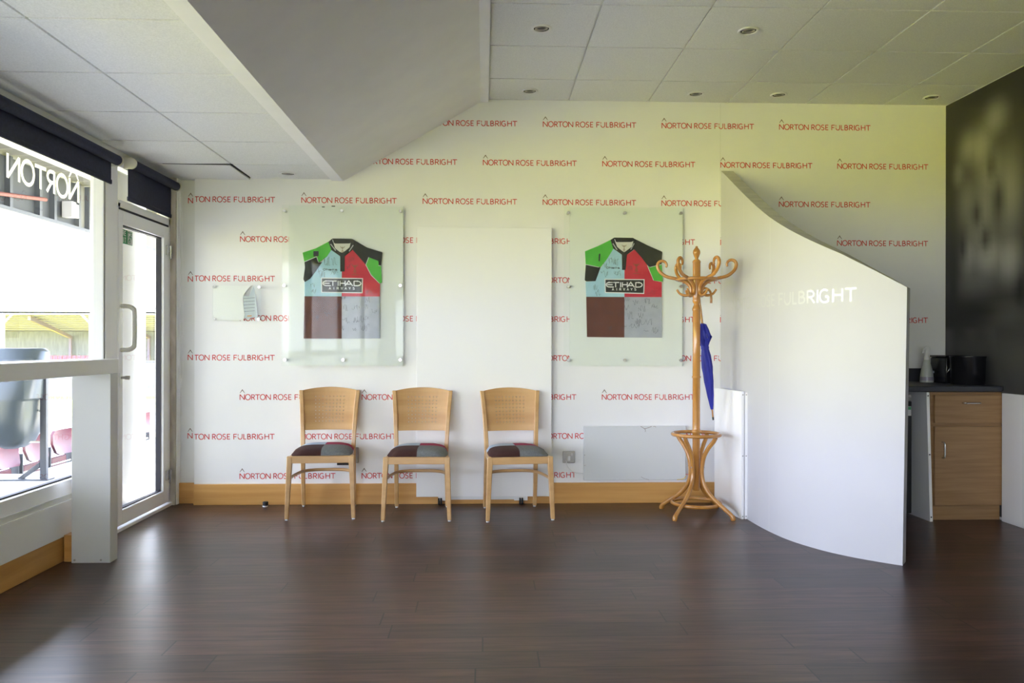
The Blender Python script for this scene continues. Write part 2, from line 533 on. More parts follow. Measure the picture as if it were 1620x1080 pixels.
def glyph_quads(glyphs, cap, t):
    out = []
    for ch, a, b in glyphs:
        for ln in G[ch]:
            pts = [((a + x * (b - a)) * cap, z * cap) for x, z in ln]
            out += ribbon(pts, t * cap, 1)
    return out


def logo(mb, fn, cap, keep_from=None, glyphs=NRF, caret=True, m=0, mc=1, t=.14, step=None, cz=0):
    qs = [(q, m) for q in glyph_quads(glyphs, cap, t)]
    if caret:
        for s in (-1, 1):
            x0, xa = .42 + s * .47, .42
            qs.append(([(x0 * cap, (1.26 + cz) * cap), ((x0 - s * .10) * cap, (1.26 + cz) * cap), (xa * cap, (1.72 + cz) * cap), (xa * cap, (1.98 + cz) * cap)], mc))
    for i_, (q, mi) in enumerate(qs):
        fz = (lambda p, i_=i_: fn(p[0], p[1])) if step is None else (lambda p, i_=i_: tuple(a + b * (i_ % 12) for a, b in zip(fn(p[0], p[1]), step)))
        if keep_from is not None: q = clip(q, 0, keep_from)
        if len(q) > 2: mb.quad([fz(p) for p in q], mi)


# ================================================================== THE ROOM
YB = 5.883        # face of the back wall covering
XR = 3.515        # right wall
XL = -2.296       # inner face of the glazed wall
HL, HH = 2.403, 3.008

fl = MB()
fl.box(-2.42, 3.7, YF - .1, 6.05, -.12, 0)
tag(fl.build('floor', M['floor']), 'dark brown wood plank floor across the whole room', 'floor', kind='structure')

# back wall: covering board and the set-back strip by the door
wb = thing('wall_back', 'white back wall printed with rows of red and grey lettering', 'wall', (0, 0, 0), kind='structure')
w = MB(); w.box(-2.13, XR + .1, YB, YB + .2, 0, 3.2)
w.build('wall_covering', M['wallpaper'], wb)
w = MB(); w.box(-2.262, -2.13, YB + .062, YB + .2, 0, 3.2)
w.build('return_strip', M['paint'], wb)
w = MB(); w.box(1.7775, 1.7785, YB - .0004, YB + .001, .15, 3.0)
w.build('covering_joint', M['edge'], wb)
mb = MB()
CAP = .0397
for j in range(10):
    z = 2.811 - .2914 * j
    ks = range(-3, 3) if j % 2 == 0 else [k + .5 for k in range(-3, 3)]
    for k in ks:
        x = .4387 + .8944 * k
        if k == -3:
            logo(mb, lambda a, b: (x + a, YB - .0008, z + b), CAP, keep_from=-2.128 - x, caret=False)
            xs = -2.199
            logo(mb, lambda a, b: (xs + a, YB + .0612, z + b), CAP, glyphs=NRF[:1])
        else:
            logo(mb, lambda a, b: (x + a, YB - .0008, z + b), CAP)
mb.build('printed_lettering', [M['red'], M['caret']], wb)

# right wall with a photographic print
tag(MB().box(XR, XR + .1, YF, YB, 0, 3.2).build('wall_right', M['paint']), 'right hand wall behind the dark crowd photograph', 'wall', kind='structure')
NY, NZ = 100, 66
YM = -1.5           # near edge of the photograph
blobs = []   # (y, z, ry, rz, value)
for (y, z, ry, rz, vv) in [(5.60, 2.62, .13, .13, .34), (5.72, 2.45, .07, .10, .26), (5.45, 2.58, .12, .16, .36), (5.30, 2.75, .13, .12, .33),
                           (5.35, 2.36, .16, .20, .30), (5.62, 2.22, .12, .20, .24), (5.45, 2.08, .17, .26, .34), (5.15, 2.2, .14, .3, .34), (5.6, 1.82, .10, .16, .36),
                           (5.38, 1.8, .16, .14, .48), (5.15, 1.75, .12, .16, .46), (5.5, 1.62, .3, .1, .20), (5.2, 1.4, .3, .10, .18), (5.5, 1.15, .5, .14, .10), (5.1, 1.05, .35, .3, .16)]:
    blobs.append((y, z, ry, rz, vv))
darks = [(5.50, 2.12, .055, .10), (5.26, 2.18, .06, .13), (5.40, 1.93, .05, .09), (5.34, 2.42, .04, .09), (5.66, 1.9, .04, .1), (5.05, 1.55, .04, .1), (5.5, 1.42, .3, .06), (5.78, 1.6, .06, .3)]
for i in range(60):
    yy = rnd.uniform(YM, 4.9); zz = rnd.uniform(1.3, 2.8)
    blobs.append((yy, zz, rnd.uniform(.07, .16), rnd.uniform(.1, .2), rnd.uniform(.2, .45)))
    darks.append((yy + rnd.uniform(-.03, .03), zz + rnd.uniform(-.05, .05), .045, .08))
me = bpy.data.meshes.new('crowd_mural')
vv, cc, ff = [], [], []
for i in range(NY + 1):
    # finer columns towards the back corner
    y = YM + (YB - .004 - YM) * (1 - (1 - i / NY) ** 1.4)
    for k in range(NZ + 1):
        z = .02 + (HH - .025) * k / NZ
        vv.append((XR - .006, y, z))
        v = .02 + .02 * math.exp(-((z - 2.5) / .5) ** 2)
        for (by, bz, ry, rz, val) in blobs:
            q = ((y - by) / ry) ** 2 + ((z - bz) / rz) ** 2
            if q < 9: v = max(v, val * math.exp(-q)) * .5 + (v + val * .6 * math.exp(-q)) * .5
        for (by, bz, ry, rz) in darks:
            q = ((y - by) / ry) ** 2 + ((z - bz) / rz) ** 2
            if q < 6: v *= 1 - .85 * math.exp(-q)
        if z < 1.3: v = max(v, .07 + .045 * math.sin(y * 17 + 2 * math.sin(z * 3)) * math.sin(y * 6.3) + .05 * max(0, 1.1 - abs(z - .95)) * (6 - y) * .6)
        v = min(max(.8 * v ** 1.12, .006), .5)
        cc.append((v * 1.0, v * .99, v * .97, 1))
for i in range(NY):
    for k in range(NZ):
        a = i * (NZ + 1) + k
        ff.append((a, a + 1, a + NZ + 2, a + NZ + 1))
me.from_pydata(vv, [], ff)
ca = me.color_attributes.new('print', 'FLOAT_COLOR', 'POINT')
ca.data.foreach_set('color', [c for q in cc for c in q])
me.materials.append(M['mural']); me.shade_smooth()
mu = bpy.data.objects.new('crowd_mural', me); COL.objects.link(mu)
tag(mu, 'dark blurred black and white crowd photograph covering the right wall', 'mural')

# wall behind the camera, left wall pieces
wf = MB()
wf.box(-2.45, -2.1, YF - .12, YF, 0, 3.2); wf.box(.3, XR + .1, YF - .12, YF, 0, 3.2)
wf.box(-2.1, .3, YF - .12, YF, 0, .85); wf.box(-2.1, .3, YF - .12, YF, 2.25, 3.2)
w2 = thing('window_added', 'white framed window added behind the camera for frontal light', 'window', kind='structure')  # added to the end wall as frontal fill for the back wall
fr = MB()
for x in (-2.07, -.9, .27): fr.box(x - .03, x + .03, YF - .09, YF - .03, .85, 2.25)
for z in (.875, 2.225): fr.box(-2.1, .3, YF - .09, YF - .03, z - .025, z + .025)
fr.build('window_frame', M['upvc'], w2)
MB().quad([(-2.1, YF - .06, .85), (.3, YF - .06, .85), (.3, YF - .06, 2.25), (-2.1, YF - .06, 2.25)]).build('window_pane', M['glass'], w2)
tag(wf.build('wall_front', M['paint']), 'plain white wall at the near end of the room', 'wall', kind='structure')
wl = thing('wall_left', 'low white wall, head trim and reveal around the glazing', 'wall', kind='structure')
MB().box(-2.42, -2.305, YF, 4.98, 0, .335).build('dwarf_wall', M['paint'], wl)
MB().box(-2.44, -2.31, YF, 5.90, 2.345, 2.50).build('head_trim', M['sill'], wl)
MB().box(-2.40, -2.262, 5.868, 6.08, 0, 2.50).build('stone_reveal', M['stone'], wl)
MB().box(-2.285, -2.255, 5.885, 5.95, 0.0, 2.40).build('corner_bead', M['upvc'], wl)

# ceilings
def downlight_hole_tile(mb, x0, x1, y0, y1, z, cx, cy, r):
    n = 32
    sq, ci = [], []
    for k in range(n):
        a = 2 * math.pi * (k + .5) / n
        ca_, sa_ = math.cos(a), math.sin(a)
        ci.append((cx + r * ca_, cy + r * sa_, z))
        tx = (x1 - cx) / ca_ if ca_ > 0 else (x0 - cx) / ca_
        ty = (y1 - cy) / sa_ if sa_ > 0 else (y0 - cy) / sa_
        t = min(tx, ty)
        sq.append((cx + t * ca_, cy + t * sa_, z))
    cor = [(x1, y1, z), (x0, y1, z), (x0, y0, z), (x1, y0, z)]
    for k in range(n):
        w_ = (k + 1) % n
        q = [ci[k], sq[k]]
        for cp in cor:
            on = lambda p: (abs(p[0] - cp[0]) < 1e-6, abs(p[1] - cp[1]) < 1e-6)
            a_, b_ = on(sq[k]), on(sq[w_])
            if (a_[0] and b_[1] and not a_[1]) or (a_[1] and b_[0] and not a_[0]): q.append(cp)
        q += [sq[w_], ci[w_]]
        mb.quad(q)


DL = [(.327, 4.539), (1.529, 4.522), (.325, 5.663), (1.535, 5.677), (2.143, 5.673), (3.286, 5.684)]
DLL = [(-1.403, 5.688)]


def tiled(name, label, xlines, ylines, z, lights, skip=(), void=.25):
    root = thing(name, label, 'ceiling', kind='structure')
    t, g = MB(), MB()
    gap = .006
    for i in range(len(xlines) - 1):
        for k in range(len(ylines) - 1):
            x0, x1, y0, y1 = xlines[i] + gap, xlines[i + 1] - gap, ylines[k] + gap, ylines[k + 1] - gap
            if (i, k) in skip: continue
            lt = [c for c in lights if x0 < c[0] < x1 and y0 < c[1] < y1]
            if lt:
                downlight_hole_tile(t, x0, x1, y0, y1, z, lt[0][0], lt[0][1], .044)
                for a, b in (((x0, y0), (x1, y0)), ((x1, y0), (x1, y1)), ((x1, y1), (x0, y1)), ((x0, y1), (x0, y0))):
                    t.quad([(*a, z), (*b, z), (*b, z + .012), (*a, z + .012)])
            else:
                t.box(x0, x1, y0, y1, z, z + .012)
    t.build('ceiling_tiles', M['tile'], root)
    for x in xlines: g.box(x - .012, x + .012, ylines[0], ylines[-1], z + .010, z + .03)
    for y in ylines: g.box(xlines[0], xlines[-1], y - .012, y + .012, z + .0105, z + .03)
    g.build('ceiling_grid', M['tbar'], root)
    MB().box(xlines[0] - .15, xlines[-1] + .15, ylines[0] - .1, ylines[-1] + .1, z + void, z + void + .05).build('ceiling_void', M['black'], root)
    return root


TY = [5.883, 5.415, 4.815, 4.215, 3.615, 3.015, 2.415, 1.815, 1.215, .615, .015, -.585, -1.185, -1.785, -2.385, -2.985, -3.585, -4.185, -4.785, -5.385, -5.985, -6.6][::-1]
TX = [.030, .627, 1.227, 1.827, 2.427, 3.027, 3.515]
tiled('ceiling', 'high grid ceiling of pale fibre tiles over the right side', TX, TY, HH, DL)
TYL = [5.95, 5.42, 4.815, 4.215, 3.613, 3.013, 2.413, 1.813, 1.213, .613, .013, -.587, -1.187, -1.787, -2.387, -2.987, -3.587, -4.187, -4.787, -5.387, -5.987, -6.6][::-1]
lowc = tiled('ceiling', 'low grid ceiling of white tiles over the window side', [-2.312, -1.716, -1.128], TYL, HL, DLL, skip={(0, len(TYL) - 2)})
lt = MB()
lt.box(-.291, .291, -.26, .255, -.012, 0)
lt.build('slipped_tile', M['tile'], lowc, (-2.022, 5.696, HL + .008), (R(-.6), R(.9), 0))
gp = MB()
gp.prism([(-2.18, 5.424), (-1.722, 5.402), (-1.722, 5.440)], lambda a, c: (a, c, HL - .0008), (0, 0, .006))
gp.prism([(-1.738, 5.43), (-1.712, 5.43), (-1.712, 5.80), (-1.722, 5.87)], lambda a, c: (a, c, HL - .0008), (0, 0, .006))
gp.build('painted_tile_gap', M['black'], lowc)  # flush black wedges over the grid, painting the dark void at the slipped tile
bt = MB()
bt.prism([(-1.128, HL - .012), (-1.045, HL - .012), (-.030, 2.990), (.030, 2.990), (.030, HH + .02), (-.03, HH + .06), (-1.1, HL + .1), (-1.128, HL + .1)],
         lambda a, b: (a, YF, b), (0, YB + .06 - YF, 0))
tag(bt.build('ceiling', M['plaster']), 'smooth grey sloping bulkhead between the low and high ceilings', 'ceiling', kind='structure')
tag(MB().box(-2.5, 3.7, YF - .2, 6.3, 3.30, 3.4).build('ceiling', M['black']), 'solid roof slab above the ceiling tiles', 'roof', kind='structure')

# downlights
def downlight(i, c, z, label, tilt):
    t = thing('downlight', label, 'ceiling light', (c[0], c[1], z), tilt, 'recessed ceiling downlights')
    ring = [(.044, -.001), (.060, -.001), (.0605, -.004), (.056, -.008), (.048, -.008), (.044, -.004)]
    m1 = MB().lathe(ring + [ring[0]], n=36)
    m1.f = m1.f[:-2]; m1.m = m1.m[:-2]
    m1.build('trim_ring', M['white'], t, smooth=40)
    m2 = MB().lathe([(.0435, -.003), (.0435, .03), (.036, .05), (.036, .075), (.001, .076)], n=28)
    m2.f = m2.f[:-2] + m2.f[-1:]; m2.m = m2.m[:-2] + m2.m[-1:]
    m2.build('recess_can', M['blackmetal'], t, smooth=40)
    a = MB().lathe([(.034, 0), (.038, .0), (.038, .007), (.030, .012), (.027, .004), (.034, 0)], n=28)
    a.f = a.f[:-2]; a.m = a.m[:-2]
    a.build('tilting_bezel', M['nickel'], t, (0, .0, -.006), (R(5), R(-4), 0), smooth=40)
    MB().lathe([(.001, .0), (.018, .001), (.026, .006), (.027, .010), (.001, .012)], n=24).build('lamp', M['lamp_off'], t, (0, 0, -.005), (R(5), R(-4), 0), smooth=40)


DLAB = ['unlit downlight beside the sloping bulkhead, one tile row further from the back wall',
        'unlit downlight in mid ceiling, away from both the bulkhead and the back wall',
        'unlit downlight close to the back wall beside the sloping bulkhead',
        'unlit downlight close to the back wall, above the framed shirt by the coat stand',
        'unlit downlight close to the back wall above the curved partition top',
        'unlit downlight in the back corner beside the dark crowd mural']
for i, c in enumerate(DL): downlight(i, c, HH, DLAB[i], .3 * i)
downlight(6, DLL[0], HL, 'unlit downlight in the low white ceiling on the window side', .2)

# skirtings
sk = MB()
sk.box(-2.128, 1.79, YB - .022, YB, 0, .152)
tag(sk.build('baseboard_back', M['oak'], bevel=.002), 'oak skirting board along the foot of the white back wall', 'skirting', kind='structure')
tag(MB().box(-2.255, -2.128, YB + .040, YB + .062, 0, .152).build('baseboard_corner', M['oak'], bevel=.002), 'short oak skirting set back beside the glass door', 'skirting', kind='structure')
sk = MB(); sk.box(-2.305, -2.283, YF, 5.0, 0, .135)
tag(sk.build('baseboard_left', M['oak'], bevel=.002), 'oak skirting board under the big window', 'skirting', kind='structure')
# ------------------------------------------------------------------ glazing
win = thing('window_1', 'large white framed window with mirrored white lettering on its glass', 'window', kind='structure')
fr = MB()
fr.box(-2.366, XL, YF, 4.95, .335, .43)          # bottom rail
fr.box(-2.366, XL, YF, 4.95, 2.285, 2.345)       # head
fr.box(-2.366, XL, 4.874, 4.952, .335, 2.345)    # far stile
fr.box(-2.366, XL - .006, 4.855, 4.868, .43, 2.285)
for y in (1.1, -1.2, -3.6): fr.box(-2.366, XL, y - .05, y + .05, .43, 2.285)
fr.build('window_frame', M['upvc'], win, bevel=.003)
gk = MB()
gk.box(-2.352, -2.302, 4.866, 4.875, .43, 2.285)
gk.box(-2.352, -2.325, YF, 4.86, .43, .437)
gk.build('gasket', M['gasket'], win)
MB().box(-2.366, XL - .002, 4.952, 5.030, 0, 2.345).build('post', M['upvc'], win, bevel=.003)
MB().quad([(-2.348, YF, .42), (-2.348, 4.87, .42), (-2.348, 4.87, 2.30), (-2.348, YF, 2.30)]).build('window_pane', M['glass'], win)
lw = MB()
for y0 in (4.645, 2.02):
    logo(lw, lambda a, b: (-2.3462, y0 - a, 2.000 + b), .121, t=.16, m=0, mc=0, step=(.00008, 0, 0), cz=-.22)
lw.build('window_lettering', M['vinyl'], win)
MB().box(-2.366, XL + .01, YF, 4.9, .325, .352).build('window_sill', M['sill'], win)
# panel board below the sill
pn = MB(); pn.box(-2.300, -2.278, YF, 4.47, .135, .325)
tag(pn.build('trim_1', M['laminate'], bevel=.002), 'long white panel under the window above the oak skirting', 'panel', kind='structure')

door = thing('door_1', 'white framed glass door in the back left corner', 'door', kind='structure')
fr = MB()
fr.box(-2.366, XL - .004, 5.037, 5.075, .03, 2.075)
fr.box(-2.366, XL - .004, 5.835, 5.868, .03, 2.345)
fr.box(-2.366, XL - .004, 5.03, 5.868, 2.045, 2.095)
fr.box(-2.366, XL - .004, 5.03, 5.868, 2.30, 2.36)
fr.build('door_frame', M['upvc'], door, bevel=.003)
MB().box(-2.345, -2.305, 5.0305, 5.0365, .03, 2.044).build('gasket', M['gasket'], door)
lf = MB()
lf.box(-2.358, XL, 5.043, 5.100, .032, 2.030)
lf.box(-2.358, XL, 5.742, 5.826, .032, 2.030)
lf.box(-2.358, XL, 5.100, 5.742, .032, .125)
lf.box(-2.358, XL, 5.100, 5.742, 1.945, 2.030)
lf.build('door_leaf', M['upvc'], door, bevel=.003)
gk = MB()
gk.box(-2.350, -2.315, 5.736, 5.743, .125, 1.945)
gk.box(-2.350, -2.318, 5.10, 5.742, .125, .131)
gk.box(-2.350, -2.318, 5.10, 5.742, 1.938, 1.945)
gk.box(-2.340, XL - .001, 5.046, 5.826, 2.031, 2.044)
gk.build('glazing_bead', M['gasket'], door)
MB().quad([(-2.342, 5.09, .12), (-2.342, 5.75, .12), (-2.342, 5.75, 1.95), (-2.342, 5.09, 1.95)]).build('door_pane', M['glass'], door)
MB().quad([(-2.342, 5.03, 2.09), (-2.342, 5.85, 2.09), (-2.342, 5.85, 2.31), (-2.342, 5.03, 2.31)]).build('transom_pane', M['glass'], door)
h = MB()
h.tube(spline([(XL - .005, 5.075, 1.420), (XL + .045, 5.077, 1.420), (XL + .072, 5.080, 1.405), (XL + .080, 5.082, 1.375), (XL + .080, 5.082, 1.19), (XL + .072, 5.080, 1.160), (XL + .045, 5.077, 1.145), (XL - .005, 5.075, 1.145)], 6), .0145, 14)
h.build('pull_handle', M['cream'], door, smooth=50)
lk = MB()
lk.box(XL - .001, XL + .004, 5.058, 5.082, .915, 1.0)
lk.build('lock_plate', M['upvc'], door, bevel=.002)
kk = MB(); kk.tube([(XL, 5.07, .968), (XL + .03, 5.07, .968), (XL + .031, 5.07, .968), (XL + .055, 5.07, .968)], [.008, .008, .013, .013], 14)
kk.build('lock_knob', M['nickel'], door, smooth=40)
for z in (1.86, .232):
    hg = MB()
    hg.box(XL - .002, XL + .012, 5.775, 5.812, z - .035, z + .035)
    hg.box(XL - .002, XL + .012, 5.842, 5.870, z - .02, z + .035)
    hg.tube([(XL + .014, 5.828, z - .005), (XL + .014, 5.828, z + .036)], .010, 12)
    hg.tube([(XL + .014, 5.828, z - .06), (XL + .014, 5.828, z - .008)], .010, 12)
    hg.build('hinge', M['chrome'], door, smooth=40)
th = MB(); th.box(-2.37, -2.283, 5.0, 5.885, 0, .022)
th.build('threshold', M['upvc'], door, bevel=.003)
sg = thing('exit_sign', 'small green fire exit sign stuck to the door glass', 'sign', (-2.3415, 5.23, 1.88))
MB().box(0, .0015, -.105, .105, -.046, .046).build('sign_plate', M['exit_green'], sg)
st = MB()
sf = lambda a, b: (.0022, a, b)
for word, z0 in (('FIRE', .006), ('EXIT', -.038)):
    for q in glyph_quads([(ch, .3 + .82 * i, .3 + .82 * i + (.55 if ch != 'I' else .5)) for i, ch in enumerate(word)], .032, .2):
        st.quad([sf(-.10 + a, z0 + b) for a, b in q])
st.build('sign_text', M['white'], sg)
rm = MB()
rm.quad([sf(*p) for p in ((.030, -.042), (.100, -.042), (.100, .042), (.030, .042))])
rm.build('pictogram_field', M['white'], sg)
rm = MB(); sf2 = lambda a, b: (.0028, a, b)
for ln, t in (([(.075, .012), (.064, -.008), (.068, -.024), (.060, -.036)], .009), ([(.064, -.008), (.050, -.016), (.046, -.032)], .008),
              ([(.078, .010), (.092, .002), (.088, -.008)], .006), ([(.072, .012), (.056, .008), (.050, -.004)], .006), ([(.036, -.04), (.036, .034), (.094, .034)], .006)):
    for q in ribbon(ln, t, 1): rm.quad([sf2(*p) for p in q])
rm.quad([sf2(.080 + .007 * math.cos(k * .7), .022 + .007 * math.sin(k * .7)) for k in range(9)])
rm.build('running_figure', M['exit_green'], sg)


def roller(name, label, y0, y1, zt, zb, xr, xc, cord=False):
    t = thing(name, label, 'blind', (xr, y0, zt), 0, 'navy roller blinds')
    a = MB(); a.tube([(0, 0.012, 0), (0, y1 - y0 - .012, 0)], .031, 20); a.build('roll', M['navy'], t, smooth=40)
    a = MB(); a.box(xc - xr - .002, xc - xr, .03, y1 - y0 - .03, zb - zt + .02, .0); a.build('blind_cloth', M['navy'], t)
    a = MB(); a.box(xc - xr - .008, xc - xr + .006, .028, y1 - y0 - .028, zb - zt, zb - zt + .028); a.build('bottom_bar', M['navy'], t, bevel=.004)
    for y in (0, y1 - y0 - .012):
        a = MB(); a.tube([(0, y, 0), (0, y + .012, 0)], .036, 20); a.box(-.05, .0, y + .002, y + .010, -.0355, .0355); a.build('end_bracket', M['cream'], t, smooth=40)
    if cord:
        a = MB(); a.tube(spline([(.03, y1 - y0 + .012, -.02), (.038, y1 - y0 + .016, -.4), (.04, y1 - y0 + .018, -1.36), (.032, y1 - y0 + .012, -1.40), (.024, y1 - y0 + .006, -1.36), (.022, y1 - y0 + .006, -.02)], 6), .0022, 6)
        a.build('pull_cord', M['white'], t)
    return t


roller('roller_blind', 'long navy roller blind part lowered over the big window', 2.5, 4.895, 2.300, 2.150, -2.235, -2.262)
roller('roller_blind', 'short navy roller blind lowered over the glass door', 5.115, 5.868, 2.335, 2.100, -2.255, -2.285, True)

# ledge: post and counter rail in front of the window
led = thing('ledge', 'thick white ledge on a white end post in front of the window', 'ledge', (-2.12, 4.38, 0), kind='thing')
p = MB()
p.box(-.102, .104, -.046, .040, 0, 1.022)
p.build('end_post', M['greylam'], led, bevel=.002)
s = MB()
for x in (-.085, .055): MB().tube([(x, -.0475, .016), (x, -.046, .016)], .006, 12).build('screw_cap', M['nickel'], led)
p = MB(); p.box(-.100, .105, YF - 4.38, .048, 1.022, 1.100)
p.build('ledge_top', M['laminate'], led, bevel=.003)
p = MB(); p.box(-.155, -.098, -.02, .46, 0, .145)
p.build('floor_plinth', M['oak'], led, bevel=.002)

# ================================================================== CURVED PARTITION
pp = spline([(1.783, YB, 0), (1.787, 5.5, 0), (1.793, 5.2, 0), (1.812, 4.95, 0), (1.857, 4.71, 0), (1.95, 4.49, 0), (2.06, 4.335, 0), (2.184, 4.215, 0), (2.251, 4.161, 0)], 7)
ss = [0]
for i in range(1, len(pp)): ss.append(ss[-1] + (pp[i] - pp[i - 1]).length)
ST = [(0, 2.495), (.52, 2.215), (.935, 1.993), (1.29, 1.817), (1.52, 1.705), (1.70, 1.600), (1.87, 1.494)]


def top_z(s):
    for (a, za), (b, zb) in zip(ST, ST[1:]):
        if s <= b: return za + (zb - za) * (s - a) / (b - a)
    return ST[-1][1]


def pnorm(i):
    t = (pp[min(i + 1, len(pp) - 1)] - pp[max(i - 1, 0)]).normalized()
    return Vector((-t.y, t.x, 0))       # towards the kitchen side


def lean(p, s, z): return Vector((p.x + .022 * (z / 1.494) * (s / ss[-1]) ** 3, p.y, z))


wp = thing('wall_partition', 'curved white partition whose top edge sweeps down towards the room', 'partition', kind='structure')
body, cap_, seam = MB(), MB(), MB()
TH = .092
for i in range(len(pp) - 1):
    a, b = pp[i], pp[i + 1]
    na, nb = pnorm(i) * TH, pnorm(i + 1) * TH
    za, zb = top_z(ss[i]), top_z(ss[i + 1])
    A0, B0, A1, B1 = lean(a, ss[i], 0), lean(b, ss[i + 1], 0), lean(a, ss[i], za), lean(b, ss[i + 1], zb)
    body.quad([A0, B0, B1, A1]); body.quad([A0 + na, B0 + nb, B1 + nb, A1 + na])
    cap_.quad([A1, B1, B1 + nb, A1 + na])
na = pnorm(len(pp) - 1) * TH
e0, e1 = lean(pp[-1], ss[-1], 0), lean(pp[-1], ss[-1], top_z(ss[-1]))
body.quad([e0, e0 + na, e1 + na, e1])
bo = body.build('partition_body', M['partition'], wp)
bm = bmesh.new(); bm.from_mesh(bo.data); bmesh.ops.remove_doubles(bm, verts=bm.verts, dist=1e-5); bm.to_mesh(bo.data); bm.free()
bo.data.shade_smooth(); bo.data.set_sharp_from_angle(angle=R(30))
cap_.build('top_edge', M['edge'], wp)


def on_part(s, z, off=.0012):
    for i in range(len(ss) - 1):
        if s <= ss[i + 1]:
            t = (s - ss[i]) / (ss[i + 1] - ss[i])
            p = pp[i].lerp(pp[i + 1], t)
            n = pnorm(i).lerp(pnorm(i + 1), t).normalized()
            q = lean(p, s, z) - n * off
            return q
    return pp[-1]


lg = MB()
logo(lg, lambda a, b: on_part(.285 + a, 1.430 + b, .0015), .0755, t=.16, mc=0)
lg.build('partition_lettering', M['gloss'], wp)
for s_ in (.935, .50):
    i = min(range(len(ss)), key=lambda k: abs(ss[k] - s_))
    seam.quad([on_part(s_, 0.0, .0004), on_part(s_ + .0018, 0, .0004), on_part(s_ + .0018, top_z(s_) - .003, .0004), on_part(s_, top_z(s_) - .003, .0004)])
seam.build('board_joint', M['sill'], wp)

# boards leaning at the partition foot
for i, (dx, dy, lab) in enumerate(((0, 0, 'thin white board leaning on the curved partition, front of the pair'), (.026, .004, 'thin white board behind the front one, against the curved partition'))):
    o = thing('loose_board', lab, 'board', (1.757 + dx * .95, 5.292 + dy, 0), 0, 'boards leaning on the partition')
    L_ = .46 - .03 * i
    b = MB()
    mt = Matrix.Rotation(R(6.3 - 4.4 * i), 4, 'Z')
    b.box(-.0095, .0095, 0, L_, .001, .868 - .006 * i, mt=mt)
    b.build('board', M['laminate'], o, bevel=.001)
    for z in (.02, .43, .845): MB().tube([mt @ Vector((0, .0005, z)), mt @ Vector((0, -.0012, z))], .0045, 10).build('screw', M['nickel'], o)

# ================================================================== THINGS ON THE BACK WALL
def J(cx, cz, ox, oz, k=.000781):
    return lambda a, b, y=0: (cx + (a - ox) * k, y, cz - (b - oz) * k)


def scribble(mb, fn, cx, cy, w_, h_, y, t=2.2, seed=0):
    r_ = random.Random(seed)
    x = cx - w_ / 2
    pts = []
    n_ = r_.randint(9, 15)
    for i in range(n_):
        pts.append((x + w_ * i / n_ + r_.uniform(-.12, .12) * w_, cy + r_.choice((-1, 1)) * r_.uniform(.1, .5) * h_, 0))
    sp_ = [(p.x, p.y) for p in spline(pts, 5)]
    for q in ribbon(sp_, t, 1): mb.quad([fn(*p, y) for p in q])


def frame(name, label, x0, x1, z0, z1, pins, chips):
    t = thing(name, label, 'picture frame', ((x0 + x1) / 2, YB, z0))
    cx = (x0 + x1) / 2
    b = MB(); b.box(x0 - cx + .045, x1 - cx - .012, -.030, -.024, .005, z1 - z0 - .004); b.build('backing_board', M['backing'], t)
    g = MB(); g.box(x0 - cx, x1 - cx, -.053, -.047, 0, z1 - z0); g.build('glass_sheet', M['clear'], t, bevel=.001)
    MB().box(x1 - cx - .010, x1 - cx - .008, -.0465, -.0235, 0, z1 - z0).build('frame_edge', M['clear'], t)
    for (px, pz) in pins:
        p = MB(); p.tube([(px - cx, -.001, pz - z0), (px - cx, -.060, pz - z0), (px - cx, -.0605, pz - z0), (px - cx, -.066, pz - z0)], [.009, .009, .0115, .0115], 16)
        p.build('standoff_pin', M['chrome'], t, smooth=40)
    if chips:
        for (a, zz, w_) in chips: MB().box(a - cx, a - cx + w_, -.0545, -.0535, zz - z0, zz - z0 + .006).build('edge_chip', M['black'], t, bevel=.001)


frame('shirt_frame', 'glass fronted shirt frame hanging between the door and the blank white panel', -1.481, -.587, 1.022, 2.202,
      [(-1.463, 2.160), (-1.044, 2.163), (-.617, 2.162), (-1.462, 1.611), (-.616, 1.615), (-1.456, 1.067), (-1.033, 1.068), (-.615, 1.069)], [(-1.19, 2.186, .02), (-1.12, 2.192, .026)])
frame('shirt_frame', 'glass fronted shirt frame hanging between the blank white panel and the coat stand', .592, 1.495, 1.022, 2.205,
      [(.623, 2.161), (1.042, 2.162), (1.464, 2.163), (.624, 1.614), (1.465, 1.618), (.625, 1.068), (1.045, 1.069), (1.466, 1.069)], [])

WAVE = lambda a, b: .0022 * math.sin(a * .031 + b * .012) + .0018 * math.sin(b * .045 - a * .02)


def cloth(poly, fn, y, name, m, parent, th=.004):
    b = MB(); b.prism(poly, lambda a, c: fn(a, c, y), (0, th, 0)); return b.build(name, m, parent, bevel=.0015)


def stripe(poly, fn, y, t, name, m, parent, mb=None):
    b = mb or MB()
    for q in ribbon(poly, t, 1): b.quad([fn(*p, y) for p in q])
    return b if mb else b.build(name, m, parent)


